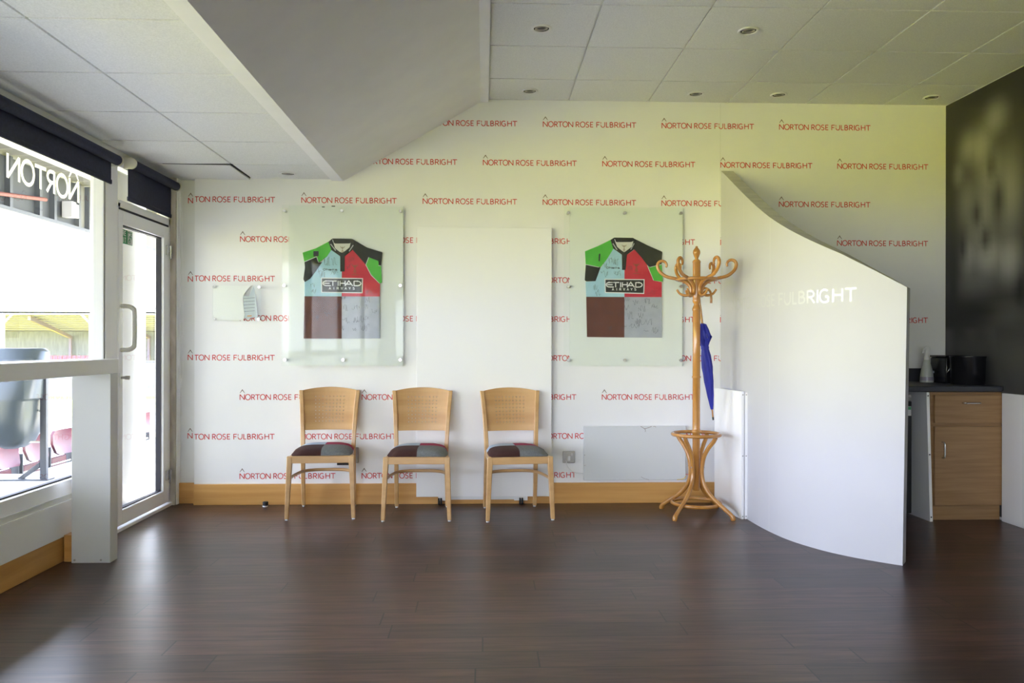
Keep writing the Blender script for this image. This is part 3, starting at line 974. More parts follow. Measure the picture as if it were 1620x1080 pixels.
def jersey(label, cx, cz, ox, oz, left):
    root = thing('rugby_shirt', label, 'rugby shirt', (cx, YB - .040, cz))
    fn = J(0, 0, ox, oz)
    if left:
        SX, SY, bl, br, bot = 425, 622, 70, 782, 1018
        blue = [(325, 183), (408, 245), (412, 386), (SX, 386), (SX, SY), (78, SY), (76, 490), (130, 458), (180, 390), (240, 300)]
        red = [(SX, SY), (SX, 386), (450, 386), (450, 245), (525, 183), (600, 265), (650, 325), (700, 420), (782, 500), (782, SY)]
        brn = [(76, SY), (SX, SY), (SX, 1020), (70, 1020)]
        gry = [(SX, SY), (782, SY), (783, 1017), (SX, 1020)]
        gsh = [(300, 108), (327, 185), (285, 250), (205, 306), (192, 250), (75, 300), (58, 213), (180, 172)]
        bsl = [(75, 298), (190, 250), (205, 306), (242, 300), (180, 390), (130, 458), (80, 490), (66, 463), (80, 350)]
        bsh = [(521, 80), (660, 160), (805, 205), (792, 332), (768, 330), (766, 287), (678, 252), (650, 325), (600, 268), (527, 185)]
        gsl = [(678, 252), (768, 287), (772, 330), (791, 333), (802, 490), (780, 500), (700, 420), (650, 325)]
        col_o = [(300, 108), (338, 78), (520, 80), (548, 108), (525, 184), (452, 245), (452, 388), (410, 388), (410, 245), (328, 187)]
        neck = [(345, 112), (362, 126), (500, 124), (508, 114), (498, 160), (455, 196), (427, 212), (400, 200), (362, 170)]
        spn = [(232, 446), (624, 450), (620, 592), (234, 588)]
        tx0, tx1, ty0, ty1 = 250, 604, 476, 524
        ax0, ax1, ay0, ay1 = 306, 545, 536, 558
        crest = (548, 322); onl = (250, 384, 362, 378)
        lines = [[(190, 250), (208, 306)], [(678, 252), (650, 325), (700, 420), (780, 500)], [(768, 330), (792, 332)], [(75, 300), (190, 250)]]
        vl = [[(340, 88), (345, 112)]]
        sig = [(515, 275, 60, 60), (500, 345, 60, 60), (285, 290, 60, 90), (355, 295, 60, 80), (215, 370, 50, 70), (360, 405, 70, 40), (240, 415, 50, 60), (155, 520, 40, 50), (165, 575, 50, 40),
               (675, 585, 60, 40), (670, 655, 50, 50), (655, 720, 40, 60), (560, 725, 70, 50), (460, 735, 50, 60), (735, 760, 60, 50), (475, 850, 80, 60), (555, 840, 40, 60), (605, 835, 60, 60),
               (660, 825, 50, 40), (650, 915, 80, 70), (545, 935, 40, 30), (430, 920, 50, 40), (395, 715, 50, 60), (445, 635, 40, 30), (290, 790, 50, 40), (200, 820, 40, 60)]
        badge = [(160, 198), (210, 198), (208, 245), (160, 248)]
    else:
        SX, SY = 437, 628
        blue = [(330, 168), (410, 225), (414, 368), (SX, 368), (SX, SY), (72, SY), (66, 485), (160, 478), (205, 360), (240, 310)]
        red = [(SX, SY), (SX, 368), (448, 368), (460, 225), (532, 175), (600, 250), (660, 325), (715, 470), (795, 484), (795, SY)]
        brn = [(72, SY), (SX, SY), (SX, 1014), (80, 1010)]
        gry = [(SX, SY), (795, SY), (797, 1016), (SX, 1014)]
        gsh = [(303, 84), (330, 170), (268, 270), (208, 345), (66, 320), (58, 195), (180, 145)]
        bsl = [(66, 322), (190, 345), (208, 345), (160, 478), (75, 482), (56, 470)]
        bsh = [(520, 66), (660, 135), (800, 195), (794, 314), (682, 342), (655, 324), (600, 250), (530, 174)]
        gsl = [(655, 326), (682, 345), (795, 316), (806, 480), (716, 470)]
        col_o = [(303, 84), (338, 62), (520, 64), (545, 92), (530, 172), (460, 225), (448, 370), (414, 370), (412, 225), (328, 166)]
        neck = [(345, 98), (362, 106), (500, 104), (522, 95), (505, 150), (440, 198), (430, 200), (400, 180), (365, 150)]
        spn = [(246, 456), (630, 458), (626, 598), (250, 590)]
        tx0, tx1, ty0, ty1 = 262, 606, 488, 536
        ax0, ax1, ay0, ay1 = 318, 548, 544, 566
        crest = (550, 308); onl = (263, 392, 342, 358)
        lines = [[(66, 321), (190, 346)], [(655, 324), (716, 470)], [(682, 343), (795, 315)]]
        vl = [[(340, 78), (350, 100)]]
        sig = [(315, 285, 60, 70), (360, 295, 40, 70), (245, 325, 60, 50), (490, 350, 50, 50), (250, 410, 80, 60), (370, 400, 60, 40), (180, 590, 60, 70), (160, 540, 40, 60), (690, 580, 80, 50),
               (465, 645, 50, 40), (545, 680, 70, 50), (660, 665, 60, 50), (725, 715, 70, 40), (460, 725, 50, 60), (610, 740, 80, 60), (500, 805, 50, 80), (595, 800, 60, 60), (660, 860, 120, 80),
               (570, 870, 50, 70), (540, 905, 100, 40), (735, 945, 60, 60), (650, 948, 45, 12), (290, 785, 100, 50), (410, 790, 80, 50), (200, 885, 110, 50), (300, 930, 50, 60), (425, 930, 80, 60), (165, 700, 40, 70)]
        badge = [(190, 220), (205, 215), (200, 290), (188, 290)]
    bd = MB()
    for k, pl in enumerate((blue, red, brn, gry)): bd.prism(pl, lambda a, c: fn(a, c, -.002), (0, .008, 0), k)
    bd.build('shirt_body', [M['blue'], M['crimson'], M['brown'], M['grey']], root)
    cloth(gsh, fn, -.003, 'shoulder_panel', M['green'], root)
    cloth(bsh, fn, -.003, 'shoulder_panel', M['blackc'], root)
    cloth(bsl, fn, -.0036, 'sleeve', M['blackc'], root)
    cloth(gsl, fn, -.0036, 'sleeve', M['green'], root)
    co = cloth(col_o, fn, -.0042, 'collar', M['blackc'], root)
    nb = MB(); nb.prism(neck, lambda a, c: fn(a, c, -.0047), (0, .0004, 0)); nb.build('neck_lining', M['offwhite'], co)
    for ln in lines + vl: stripe(ln, fn, -.0052, 5, 'white_piping', M['logo_white'], root)
    bg_ = MB(); bg_.prism(badge, lambda a, c: fn(a, c, -.0052), (0, .0006, 0)); bg_.build('sleeve_badge', M['sponsor'], root)
    # sponsor patch
    pt = MB(); pt.prism(spn, lambda a, c: fn(a, c, -.0042), (0, .002, 0)); sp_ = pt.build('sponsor_patch', M['logo_white'], root)
    inn = [(spn[0][0] + 8, spn[0][1] + 9), (spn[1][0] - 9, spn[1][1] + 8), (spn[2][0] - 8, spn[2][1] - 9), (spn[3][0] + 8, spn[3][1] - 8)]
    pt = MB(); pt.prism(inn, lambda a, c: fn(a, c, -.0047), (0, .0004, 0)); pt.build('patch_field', M['sponsor'], sp_)
    tx = MB()
    W_ = tx1 - tx0; H_ = ty1 - ty0
    for ch, a, b in (('e_w', 0, .21), ('T', .16, .36), ('I', .37, .43), ('H', .45, .585), ('A', .58, .785), ('D', .82, 1.0)):
        for ln in G[ch]:
            for q in ribbon([(tx0 + (a + x * (b - a)) * W_, ty1 - z * H_) for x, z in ln], 9.5, 1): tx.quad([fn(*p, -.0053) for p in q])
    W2, H2 = ax1 - ax0, ay1 - ay0
    for i, ch in enumerate('AIRWAYS'):
        a = i / 6.45
        for ln in G[ch]:
            for q in ribbon([(ax0 + (a + x * .072) * W2, ay1 - z * H2) for x, z in ln], 4.5, 1): tx.quad([fn(*p, -.0053) for p in q])
    tx.build('sponsor_lettering', M['logo_white'], sp_)
    ol = MB()
    W3, H3 = onl[1] - onl[0], onl[3] - onl[2]
    for ch, a, b in (('O', 0, .17), ("'", .17, .22), ('N', .24, .40), ('e', .44, .58), ('i', .61, .65), ('l', .67, .71), ('l', .73, .77), ('s', .82, 1)):
        for ln in G[ch]:
            for q in ribbon([(onl[0] + (a + x * (b - a)) * W3, onl[3] - z * H3) for x, z in ln], 4.2, 1): ol.quad([fn(*p, -.0028) for p in q])
    ol.build('maker_lettering', M['pen'], root)
    for (qx, qy, k) in ((crest[0], crest[1], 1.0), (432, 152 if left else 132, .75)):
        cr_ = MB()
        for ln in ([(-28, 0), (-14, 18), (0, 22), (14, 18), (28, 0)], [(0, 20), (0, 50)], [(0, 50), (-10, 62), (-4, 80)], [(0, 50), (10, 62), (5, 82)], [(-8, 6), (0, 14), (8, 6)]):
            for q in ribbon([(qx + a * k, qy + b * k) for a, b in ln], 6 * k, 1): cr_.quad([fn(*p, -.0053) for p in q])
        if k == 1:
            for q in ribbon([(crest[0] - 30, crest[1] + 96), (crest[0] + 30, crest[1] + 96)], 4, 1): cr_.quad([fn(*p, -.0053) for p in q])
        cr_.build('crest', M['gold'], root if k == 1 else co)
    for (x, y, dx, dy) in ([(322, 132, 48, 62), (532, 140, -40, 60)] if left else [(325, 120, 42, 62), (528, 118, -34, 62)]):
        ct = MB()
        for i in range(6):
            t0 = i / 6
            for q in ribbon([(x + dx * t0, y + dy * t0), (x + dx * (t0 + .10), y + dy * (t0 + .10))], 9, 1): ct.quad([fn(*p, -.0047) for p in q])
        ct.build('collar_lettering', M['logo_white'], co)
    for i, (x, y, w_, h_) in enumerate(sig):
        sg_ = MB(); scribble(sg_, fn, x, y, w_, h_, -.0030, 1.7, i + (0 if left else 100))
        sg_.build('signature', M['pen'], root)


jersey('signed quartered rugby shirt framed nearer the glass door, with splayed short sleeves', -1.045, 1.583, 427, 560, True)
jersey('signed quartered rugby shirt framed beside the coat stand, sleeves folded square', 1.045, 1.592, 437, 560, False)

# centre panel on castors
cp = thing('mobile_panel', 'tall blank white panel on castors standing behind the chairs', 'panel', (0, 5.824, 0))
MB().box(-.496, .500, 0, .026, .060, 2.046).build('panel_board', M['laminate'], cp, bevel=.002)
b = MB(); b.box(-.33, .315, .012, .030, .036, .060); b.box(-.335, -.255, .004, .034, .030, .060); b.box(.225, .325, .004, .034, .030, .060)
b.build('base_frame', M['white'], cp, bevel=.002)
for x in (-.322, .277):
    c = MB(); c.tube([(x - .014, .012, .026), (x - .003, .012, .026)], .026, 18); c.tube([(x + .003, .012, .026), (x + .014, .012, .026)], .026, 18)
    c.build('castor', M['rubber'], cp, smooth=40)

# acrylic plaque with notice
pq = thing('acrylic_plaque', 'small clear acrylic plaque with a pale notice beside the door', 'plaque', (-1.812, YB, 1.35))
MB().box(-.177, .177, -.034, -.029, 0, .263).build('clear_sheet', M['clear'], pq, bevel=.001)
MB().prism([(-.155, .006), (.045, .006), (.055, .05), (.04, .16), (.05, .20), (.10, .262), (-.172, .262), (-.174, .05)], lambda a, c: (a, -.028, c), (0, .002, 0)).build('white_sheet', M['paper'], pq)
nt = MB(); nt.prism([(.052, .02), (.150, .030), (.140, .130), (.118, .262), (.085, .18), (.034, .19), (.05, .16), (.042, .10)], lambda a, c: (a, -.0255, c), (0, .002, 0))
nb = nt.build('notice_sheet', M['notice'], pq)
nt = MB()
for k in range(5):
    z = .165 - .024 * k
    nt.quad([(.048, -.0262, z), (.128, -.0262, z + .006), (.128, -.0262, z + .010), (.048, -.0262, z + .004)])
nt.build('notice_lines', M['ink'], nb)
nt = MB(); nt.quad([(.074, -.0262, .034), (.106, -.0262, .037), (.106, -.0262, .044), (.074, -.0262, .041)]); nt.build('notice_mark', M['orange'], nb)
for x, z in ((-.163, .25), (.163, .25), (-.158, .015), (.158, .015)):
    p = MB(); p.tube([(x, -.001, z), (x, -.036, z), (x, -.0365, z), (x, -.042, z)], [.006, .006, .010, .010], 14); p.build('standoff_pin', M['chrome'], pq, smooth=40)

# panel heater, sockets
ht = thing('panel_heater', 'low wide white wall panel with cracked paint beside the socket', 'heater', (.744, YB, .173))
MB().box(0, .766, -.036, -.012, 0, .402).build('heater_panel', M['panelgrey'], ht, bevel=.003)
MB().box(.03, .74, -.012, .0, .02, .38).build('heater_back', M['sill'], ht)
for ln, t in (([(.425, .402), (.445, .390), (.456, .384), (.480, .390), (.508, .401)], .0032), ([(.456, .384), (.462, .372), (.460, .360)], .003), ([(.52, .400), (.535, .401), (.540, .394)], .0025), ([(.43, .026), (.45, .014), (.49, .004)], .002), ([(.003, .19), (.010, .188)], .003), ([(.003, .11), (.014, .112)], .002)):
    ck = MB()
    for q in ribbon([(p.x, p.y) for p in spline([(a, b_, 0) for a, b_ in ln], 4)], t, 1): ck.quad([(p[0], -.0368, p[1]) for p in q])
    ck.build('paint_crack', M['caret'], ht)
ck = MB()
for q in ribbon([(.70, .003), (.735, .006), (.758, .014), (.765, .03)], .005, 1): ck.quad([(p[0], -.0366, p[1]) for p in q])
ck.build('paint_chip', M['yellow'], ht)
so = thing('fused_switch', 'metal switched wall outlet with a white cable to the panel heater', 'socket', (.636, YB, .343))
MB().box(-.046, .046, -.011, -.0005, -.044, .044).build('face_plate', M['nickel'], so, bevel=.006, seg=3)
MB().box(.016, .026, -.016, -.010, .008, .030).build('rocker_switch', M['white'], so, bevel=.002)
MB().box(-.010, .010, -.015, -.010, -.028, .008).build('fuse_carrier', M['white'], so, bevel=.002)
b = MB(); b.tube(spline([(-.024, -.010, -.022), (-.024, -.024, -.026), (-.012, -.028, -.062), (.018, -.022, -.100), (.060, -.018, -.118), (.100, -.016, -.122), (.118, -.016, -.122)], 6), .0042, 10)
b.build('cable', M['white'], so, smooth=50)
s2 = thing('wall_socket', 'grey metal wall socket half hidden behind the chair closest to the door', 'socket', (-.985, YB, .362))
MB().box(-.058, .058, -.012, -.0005, -.058, .058).build('face_plate', M['nickel'], s2, bevel=.004)
MB().box(-.093, .015, -.050, -.012, -.068, -.040).build('plug', M['rubber'], s2, bevel=.004)
ds = MB(); ds.lathe([(.0, 0), (.020, 0), (.020, .008)], n=20, m=1); ds.lathe([(.016, .008), (.019, .010), (.020, .032), (.017, .036), (.001, .036)], n=20)
tag(ds.build('door_stop', [M['rubber'], M['white']], None, (-1.588, 5.80, 0), smooth=40), 'small black rubber door stop on the floor by the skirting', 'door stop')
# ================================================================== CHAIRS
def taper(mb, secs, m=0):
    """secs: (x, y, z, half width x, half depth y)"""
    mb.loft([[(x - a, y - b, z), (x + a, y - b, z), (x + a, y + b, z), (x - a, y + b, z)] for x, y, z, a, b in secs], m=m)
    return mb


def make_chair(label):
    t = thing('dining_chair', label, 'chair', (0, 0, 0), 0, 'wooden chairs along the back wall')
    for s in (-1, 1):
        l = MB()
        taper(l, [(s * .2215, -.229, .008, .013, .014), (s * .217, -.224, .12, .0145, .0155), (s * .210, -.216, .30, .0165, .018), (s * .2055, -.212, .385, .0175, .0195), (s * .2055, -.212, .427, .0175, .0195)])
        o = l.build('leg', M['beech'], t, bevel=.004)
        MB().lathe([(.011, 0), (.011, .009)], (s * .2215, -.229, 0), 14).build('glide', M['white'], o)
        l = MB()
        ys = spline([(s * .183, .228, .008), (s * .182, .200, .15), (s * .180, .176, .34), (s * .180, .172, .45), (s * .186, .190, .60), (s * .196, .220, .75), (s * .2045, .246, .846)], 3)
        taper(l, [(p.x, p.y, p.z, .0145 if p.z > .3 else .0125 + .002 * p.z / .3, .0175 if .2 < p.z < .7 else .0145) for p in ys])
        o = l.build('leg', M['beech'], t, bevel=.004)
        MB().lathe([(.010, 0), (.010, .009)], (s * .183, .228, 0), 14).build('glide', M['white'], o)
    a = MB()
    a.box(-.189, .189, -.229, -.207, .380, .428)
    a.box(-.168, .168, .160, .180, .385, .428)
    for s in (-1, 1):
        a.loft([[(s * .2 - .010, -.20, z) for z in ()] or [(s * .202 - .010, -.2, .38), (s * .202 + .010, -.2, .38), (s * .202 + .010, -.2, .428), (s * .202 - .010, -.2, .428)],
                [(s * .178 - .010, .17, .38), (s * .178 + .010, .17, .38), (s * .178 + .010, .17, .428), (s * .178 - .010, .17, .428)]])
    a.build('seat_frame', M['beech'], t, bevel=.003)
    # bentwood stretcher bowed towards the back
    st_ = MB()
    pts = spline([(-.212, -.212, .272), (-.200, -.08, .276), (-.165, .07, .279), (-.10, .125, .28), (0, .138, .28), (.10, .125, .28), (.165, .07, .279), (.200, -.08, .276), (.212, -.212, .272)], 5)
    st_.tube(pts, .010, 8, flat=(1.1, .9))
    st_.build('stretcher', M['beech'], t, smooth=50)
    # curved perforated back
    bk = MB()
    TK = .0055
    def wx(z): return .178 + (z - .45) * .062
    def cy(u, z): return (.172 + max(0, z - .45) * .19) + .034 * (1 - u * u) - .006
    def ptb(u, z, side): return (u * wx(z), cy(u, z) + side * TK, z)
    u0, u1, z0, z1 = -.58, .58, .608, .812
    NX, NZ_ = 9, 8
    us = [-1, -.86, -.72] + [u0 + (u1 - u0) * i / NX for i in range(NX + 1)] + [.72, .86, 1]
    zb_ = lambda u: .560
    zt_ = lambda u: .868 - .024 * u * u
    for side in (-1, 1):
        for i in range(len(us) - 1):
            ua, ub = us[i], us[i + 1]
            inside = u0 - 1e-6 <= ua and ub <= u1 + 1e-6
            rows = [(None, z0)] + [(z0 + (z1 - z0) * k / NZ_, z0 + (z1 - z0) * (k + 1) / NZ_) for k in range(NZ_)] + [(z1, None)]
            for (za, zc) in rows:
                A = [(ua, zb_(ua) if za is None else za), (ub, zb_(ub) if za is None else za), (ub, zt_(ub) if zc is None else zc), (ua, zt_(ua) if zc is None else zc)]
                if inside and za is not None and zc is not None:
                    cu, cz = (ua + ub) / 2, (za + zc) / 2
                    ru, rz_ = .0035 / .19, .0035
                    n = 8
                    hol = [(cu + ru * math.cos(R(225 + 45 * q)), cz + rz_ * math.sin(R(225 + 45 * q))) for q in range(n)]
                    mid = [((A[q][0] + A[(q + 1) % 4][0]) / 2, (A[q][1] + A[(q + 1) % 4][1]) / 2) for q in range(4)]
                    rim = [A[0], mid[0], A[1], mid[1], A[2], mid[2], A[3], mid[3]]
                    for q in range(n):
                        w_ = (q + 1) % n
                        bk.quad([ptb(*rim[q], side), ptb(*rim[w_], side), ptb(*hol[w_], side), ptb(*hol[q], side)])
                        if side == -1: bk.quad([ptb(*hol[q], -1), ptb(*hol[w_], -1), ptb(*hol[w_], 1), ptb(*hol[q], 1)])
                else:
                    bk.quad([ptb(*p, side) for p in A])
    for i in range(len(us) - 1):
        ua, ub = us[i], us[i + 1]
        for zf in (zb_, zt_): bk.quad([ptb(ua, zf(ua), -1), ptb(ub, zf(ub), -1), ptb(ub, zf(ub), 1), ptb(ua, zf(ua), 1)])
    bk.build('backrest', M['veneer'], t, smooth=60)
    # upholstered pad of four patches
    pd = MB()
    N = 22
    def sp(i, k):
        u, v = -1 + 2 * i / N, -1 + 2 * k / N
        half = .212 - .028 * (v + 1) / 2
        # rounded rectangle mapping
        x = u * half; y = -.006 + v * .205
        e_ = max(abs(u), abs(v))
        r_ = (abs(u) ** 5 + abs(v) ** 5) ** .2
        f = e_ / r_ if r_ > 0 else 1
        f = 1 - (1 - f) * .55
        h = (1 - min(1, (abs(u) ** 4.5 + abs(v) ** 5.5))) ** .5 if (abs(u) ** 4.5 + abs(v) ** 5.5) < 1 else 0
        return (x * f, -.006 + (y + .006) * f, .432 + .044 * h + .006 * (v + 1) * .5 * h)
    for i in range(N):
        for k in range(N):
            m_ = (0 if i < N / 2 else 1) if k < N * .47 else (2 if i < N / 2 else 3)
            pd.quad([sp(i, k), sp(i + 1, k), sp(i + 1, k + 1), sp(i, k + 1)], m_)
    base = [sp(i, 0) for i in range(N)] + [sp(N, k) for k in range(N)] + [sp(N - i, N) for i in range(N)] + [sp(0, N - k) for k in range(N)]
    pd.quad([(p[0] * .985, p[1] * .985, .426) for p in base], 0)
    for q in range(len(base)):
        p, w_ = base[q], base[(q + 1) % len(base)]
        i_ = p[0] + w_[0] < 0; k_ = (p[1] + w_[1]) / 2 < -.02
        pd.quad([p, w_, (w_[0] * .985, w_[1] * .985, .426), (p[0] * .985, p[1] * .985, .426)], (0 if i_ else 1) if k_ else (2 if i_ else 3))
    o = pd.build('seat_cushion', [M['seat_brown'], M['seat_grey'], M['seat_blue'], M['seat_red']], t)
    bm_ = bmesh.new(); bm_.from_mesh(o.data); bmesh.ops.remove_doubles(bm_, verts=bm_.verts, dist=1e-5)
    bmesh.ops.recalc_face_normals(bm_, faces=bm_.faces); bm_.to_mesh(o.data); bm_.free()
    o.data.shade_smooth()
    return t


c0 = make_chair('pale wood chair with patchwork seat, closest of the row to the glass door')
c0.location = (-1.116, 5.590, 0); c0.rotation_euler = (0, 0, R(3.5))
dup(c0, (-.449, 5.522, 0), R(-.3), 'pale wood chair with patchwork seat, middle of the row, square to the room')
dup(c0, (.2185, 5.510, 0), R(7.1), 'pale wood chair with patchwork seat, turned slightly, in front of the blank white panel')

# ================================================================== COAT STAND AND UMBRELLA
cs = thing('coat_stand', 'honey bentwood coat stand with curled hooks and an umbrella ring', 'coat stand', (1.482, 5.455, 0))
po = MB()
po.lathe([(.001, .168), (.019, .168), (.022, .172), (.0255, .18), (.026, .55), (.0275, .57), (.031, .575), (.031, .585), (.0275, .59), (.0265, .60), (.0262, .95), (.030, .955), (.030, .963), (.0262, .968),
          (.0262, 1.42), (.029, 1.425), (.029, 1.435), (.024, 1.45), (.018, 1.462), (.018, 1.47), (.026, 1.482), (.028, 1.49), (.026, 1.50), (.0262, 1.52), (.0262, 1.755), (.028, 1.758), (.028, 1.765), (.022, 1.775), (.012, 1.782), (.012, 1.788),
          (.017, 1.80), (.024, 1.818), (.0255, 1.828), (.023, 1.842), (.014, 1.856), (.008, 1.862), (.009, 1.866), (.006, 1.872), (.001, 1.873)], n=28)
po.build('pole', M['bent'], cs, smooth=50)
hook_prof = [(.210, 1.727), (.205, 1.742), (.213, 1.762), (.235, 1.772), (.258, 1.763), (.268, 1.738), (.253, 1.699), (.206, 1.662), (.1375, 1.645), (.085, 1.628), (.050, 1.600), (.0375, 1.570), (.042, 1.543), (.062, 1.530), (.088, 1.530), (.115, 1.543), (.134, 1.570)]
for k in range(6):
    a = R(-12 + 60 * k)
    pts = spline([(r * math.cos(a), r * math.sin(a), z) for r, z in hook_prof], 5)
    n = len(pts)
    rs = [.0072 + .0048 * min(1, min(i, n - 1 - i) / (n * .28)) for i in range(n)]
    hk = MB(); hk.tube(pts, rs, 10); hk.build('hook', M['bent'], cs, smooth=60)


def ring(r, z, rr, n=48): return MB().tube([(r * math.cos(2 * math.pi * k / n), r * math.sin(2 * math.pi * k / n), z) for k in range(n)], rr, 12, closed=True)


ring(.137, 1.640, .0105).build('hook_ring', M['bent'], cs, smooth=60)
ring(.163, .560, .0125).build('umbrella_ring', M['bent'], cs, smooth=60)
ring(.165, .082, .0125).build('drip_ring', M['bent'], cs, smooth=60)
leg_prof = [(.150, .548), (.135, .520), (.095, .470), (.062, .410), (.048, .345), (.045, .29), (.058, .225), (.095, .165), (.150, .115), (.215, .070), (.262, .038), (.272, .026)]
for k in range(4):
    a = R(45 + 90 * k)
    pts = spline([(r * math.cos(a), r * math.sin(a), z) for r, z in leg_prof], 5)
    lg_ = MB(); lg_.tube(pts, .0145, 12)
    o = lg_.build('leg', M['bent'], cs, smooth=60)
    ft = MB(); ft.tube([(.272 * math.cos(a), .272 * math.sin(a), .032), (.280 * math.cos(a), .280 * math.sin(a), .014), (.282 * math.cos(a), .282 * math.sin(a), 0)], [.0165, .0175, .014], 12)
    ft.build('foot', M['bent'], o, smooth=60)
    bl = MB(); bl.tube([(.064 * math.cos(a), .064 * math.sin(a), .335), (.060 * math.cos(a), .060 * math.sin(a), .335)], .004, 10)
    bl.build('bolt', M['chrome'], o)

um = thing('umbrella', 'furled blue umbrella with a wooden crook hanging from the coat stand', 'umbrella', (1.57, 5.555, 0))
A, B_ = Vector((-.042, .0, 1.52)), Vector((.060, -.005, .650))
ax = (B_ - A).normalized()
sh = MB()
sh.tube(spline([A + Vector((.086, -.0, -.04)), A + Vector((.086, 0, 0)), A + Vector((.078, 0, .045)), A + Vector((.043, 0, .066)), A + Vector((.010, 0, .045)), A, A + ax * .10, A + ax * .22], 6), .0085, 12)
sh.build('crook_handle', M['bent'], um, smooth=60)
tp = MB(); tp.tube([A + ax * .79, A + ax * .862], [.006, .005], 10); o = tp.build('tip', M['bent'], um, smooth=50)
tp = MB(); tp.tube([A + ax * .855, A + ax * .876], [.0065, .006], 10); tp.build('ferrule', M['steel_dark'], o, smooth=50)
cn = MB()
e1_ = ax.cross(Vector((0, 1, 0))).normalized(); e2_ = ax.cross(e1_)
rings = []
NP = 48
for d, r, pl in ((.185, .010, 0), (.195, .026, .25), (.235, .036, .35), (.275, .043, .4), (.30, .040, .3), (.345, .027, .18), (.36, .0255, .12), (.375, .027, .15), (.42, .034, .22), (.50, .036, .25), (.60, .031, .25), (.70, .022, .22), (.77, .014, .15), (.80, .009, .05)):
    rg = []
    for q in range(NP):
        th_ = 2 * math.pi * q / NP
        f = 1 + pl * (((8 * (th_ + d * 2.2) / (2 * math.pi)) % 1) - .5)
        if .22 < d < .31 and q % 6 == 0: f *= 1.12
        rg.append(A + ax * d + e1_ * (r * f * math.cos(th_)) + e2_ * (r * f * math.sin(th_)))
    rings.append(rg)
cn.loft(rings)
cno = cn.build('folded_canopy', M['umbrella'], um, smooth=40)
fl_ = MB()
for ang in (10, 75, 150, 230, 300):
    c_, s_ = math.cos(R(ang)), math.sin(R(ang))
    d1 = e1_ * c_ + e2_ * s_
    tn = e1_ * -s_ + e2_ * c_
    p0 = A + ax * .21 + d1 * .012
    fl_.quad([p0 - tn * .012, p0 + tn * .012, A + ax * .285 + d1 * .056 + tn * .020, A + ax * .300 + d1 * .046 - tn * .014])
    fl_.quad([A + ax * .285 + d1 * .056 + tn * .020, A + ax * .300 + d1 * .046 - tn * .014, A + ax * .335 + d1 * .027 - tn * .010, A + ax * .335 + d1 * .027 + tn * .012])
fo = fl_.build('loose_folds', M['umbrella'], cno)
md = fo.modifiers.new('thickness', 'SOLIDIFY'); md.thickness = .002
rb = MB()
for ang in (10, 75, 150, 230, 300):
    d1 = e1_ * math.cos(R(ang)) + e2_ * math.sin(R(ang))
    rb.tube([A + ax * .195 + d1 * .012, A + ax * .295 + d1 * .051], .0016, 6)
rb.build('rib', M['chrome'], cno)
sb = MB(); sb.tube([A + ax * .352, A + ax * .368], [.0285, .0285], 24); sb.build('closing_strap', M['umbrella'], cno, smooth=40)

# ================================================================== KITCHEN CORNER
cb = thing('kitchen_cabinet', 'oak laminate base cabinet with one drawer and door in the corner', 'cabinet', (3.0275, 5.205, 0))
b = MB(); b.box(-.012, .486, .022, .64, .10, .868); b.box(0, .486, .055, .62, 0, .10)
b.build('carcass', M['cabinet'], cb, bevel=.001)
b = MB(); b.box(.008, .475, .030, .055, .002, .104); b.build('plinth', M['cabinet'], cb)
b = MB(); b.box(.0085, .484, .0, .02, .106, .636); d = b.build('door', M['cabinet'], cb, bevel=.002)
def bar(p0, p1, out, rr=.005):
    p0, p1, out = Vector(p0), Vector(p1), Vector(out)
    u = (p1 - p0).normalized()
    return MB().tube(spline([p0, p0 + out * .6, p0 + out + u * .012, (p0 + p1) / 2 + out * 1.05, p1 + out - u * .012, p1 + out * .6, p1], 5), rr, 10)
bar((.058, 0, .427), (.058, 0, .532), (.004, -.026, 0)).build('handle', M['chrome'], d, smooth=60)
b = MB(); b.box(.0085, .484, .0, .02, .660, .848); d = b.build('drawer', M['cabinet'], cb, bevel=.002)
bar((.198, 0, .796), (.312, 0, .796), (0, -.026, 0)).build('handle', M['chrome'], d, smooth=60)
wt = thing('worktop', 'charcoal worktop running into the corner behind the partition', 'worktop', (0, 0, .873), 0)
b = MB(); b.prism([(2.0, 5.175), (3.480, 5.175), (3.508, 5.205), (3.508, YB - .002), (2.0, YB - .002)], lambda a, c: (a, c, 0), (0, 0, .038)); b.build('counter_slab', M['worktop'], wt, bevel=.006)
tag(MB().box(2.0, 3.508, YB - .02, YB - .001, .911, 1.009).build('upstand', M['worktop'], bevel=.002), 'charcoal upstand strip along the wall behind the worktop', 'upstand')
fg = thing('fridge', 'black undercounter fridge half hidden behind the curved partition', 'fridge', (2.640, 5.315, 0))
MB().box(-.29, .296, .045, .50, .02, .855).build('cabinet_body', M['fridge'], fg, bevel=.004)
fd = MB().box(-.29, .299, .0, .042, .03, .80).build('door', M['fridge'], fg, bevel=.006)
MB().box(.266, .294, -.0012, 0, .700, .765).build('energy_label', M['white'], fd)
MB().box(.268, .292, -.002, -.0012, .742, .762).build('label_band', M['label'], fd)
b = MB(); b.tube([(.275, .0, .835), (.275, -.018, .835)], .011, 14); b.build('hinge_cap', M['nickel'], fg)
for x in (-.25, .25): MB().lathe([(.015, 0), (.015, .03)], (x, .06, 0), 12).build('foot', M['rubber'], fg)
sp_b = thing('end_panel', 'white end panel leaning between the black fridge and oak cabinet', 'panel', (3.006, 5.192, 0))
mt = Matrix.Rotation(R(1.5), 4, 'Z') @ Matrix.Shear('XY', 4, (-.030, 0))
MB().box(-.010, .010, 0, .50, 0, .868, mt=mt).build('board', M['laminate'], sp_b, bevel=.001)
for z in (.03, .45, .845): MB().tube([mt @ Vector((0, .0004, z)), mt @ Vector((0, -.0012, z))], .005, 10).build('screw', M['rubber'], sp_b)
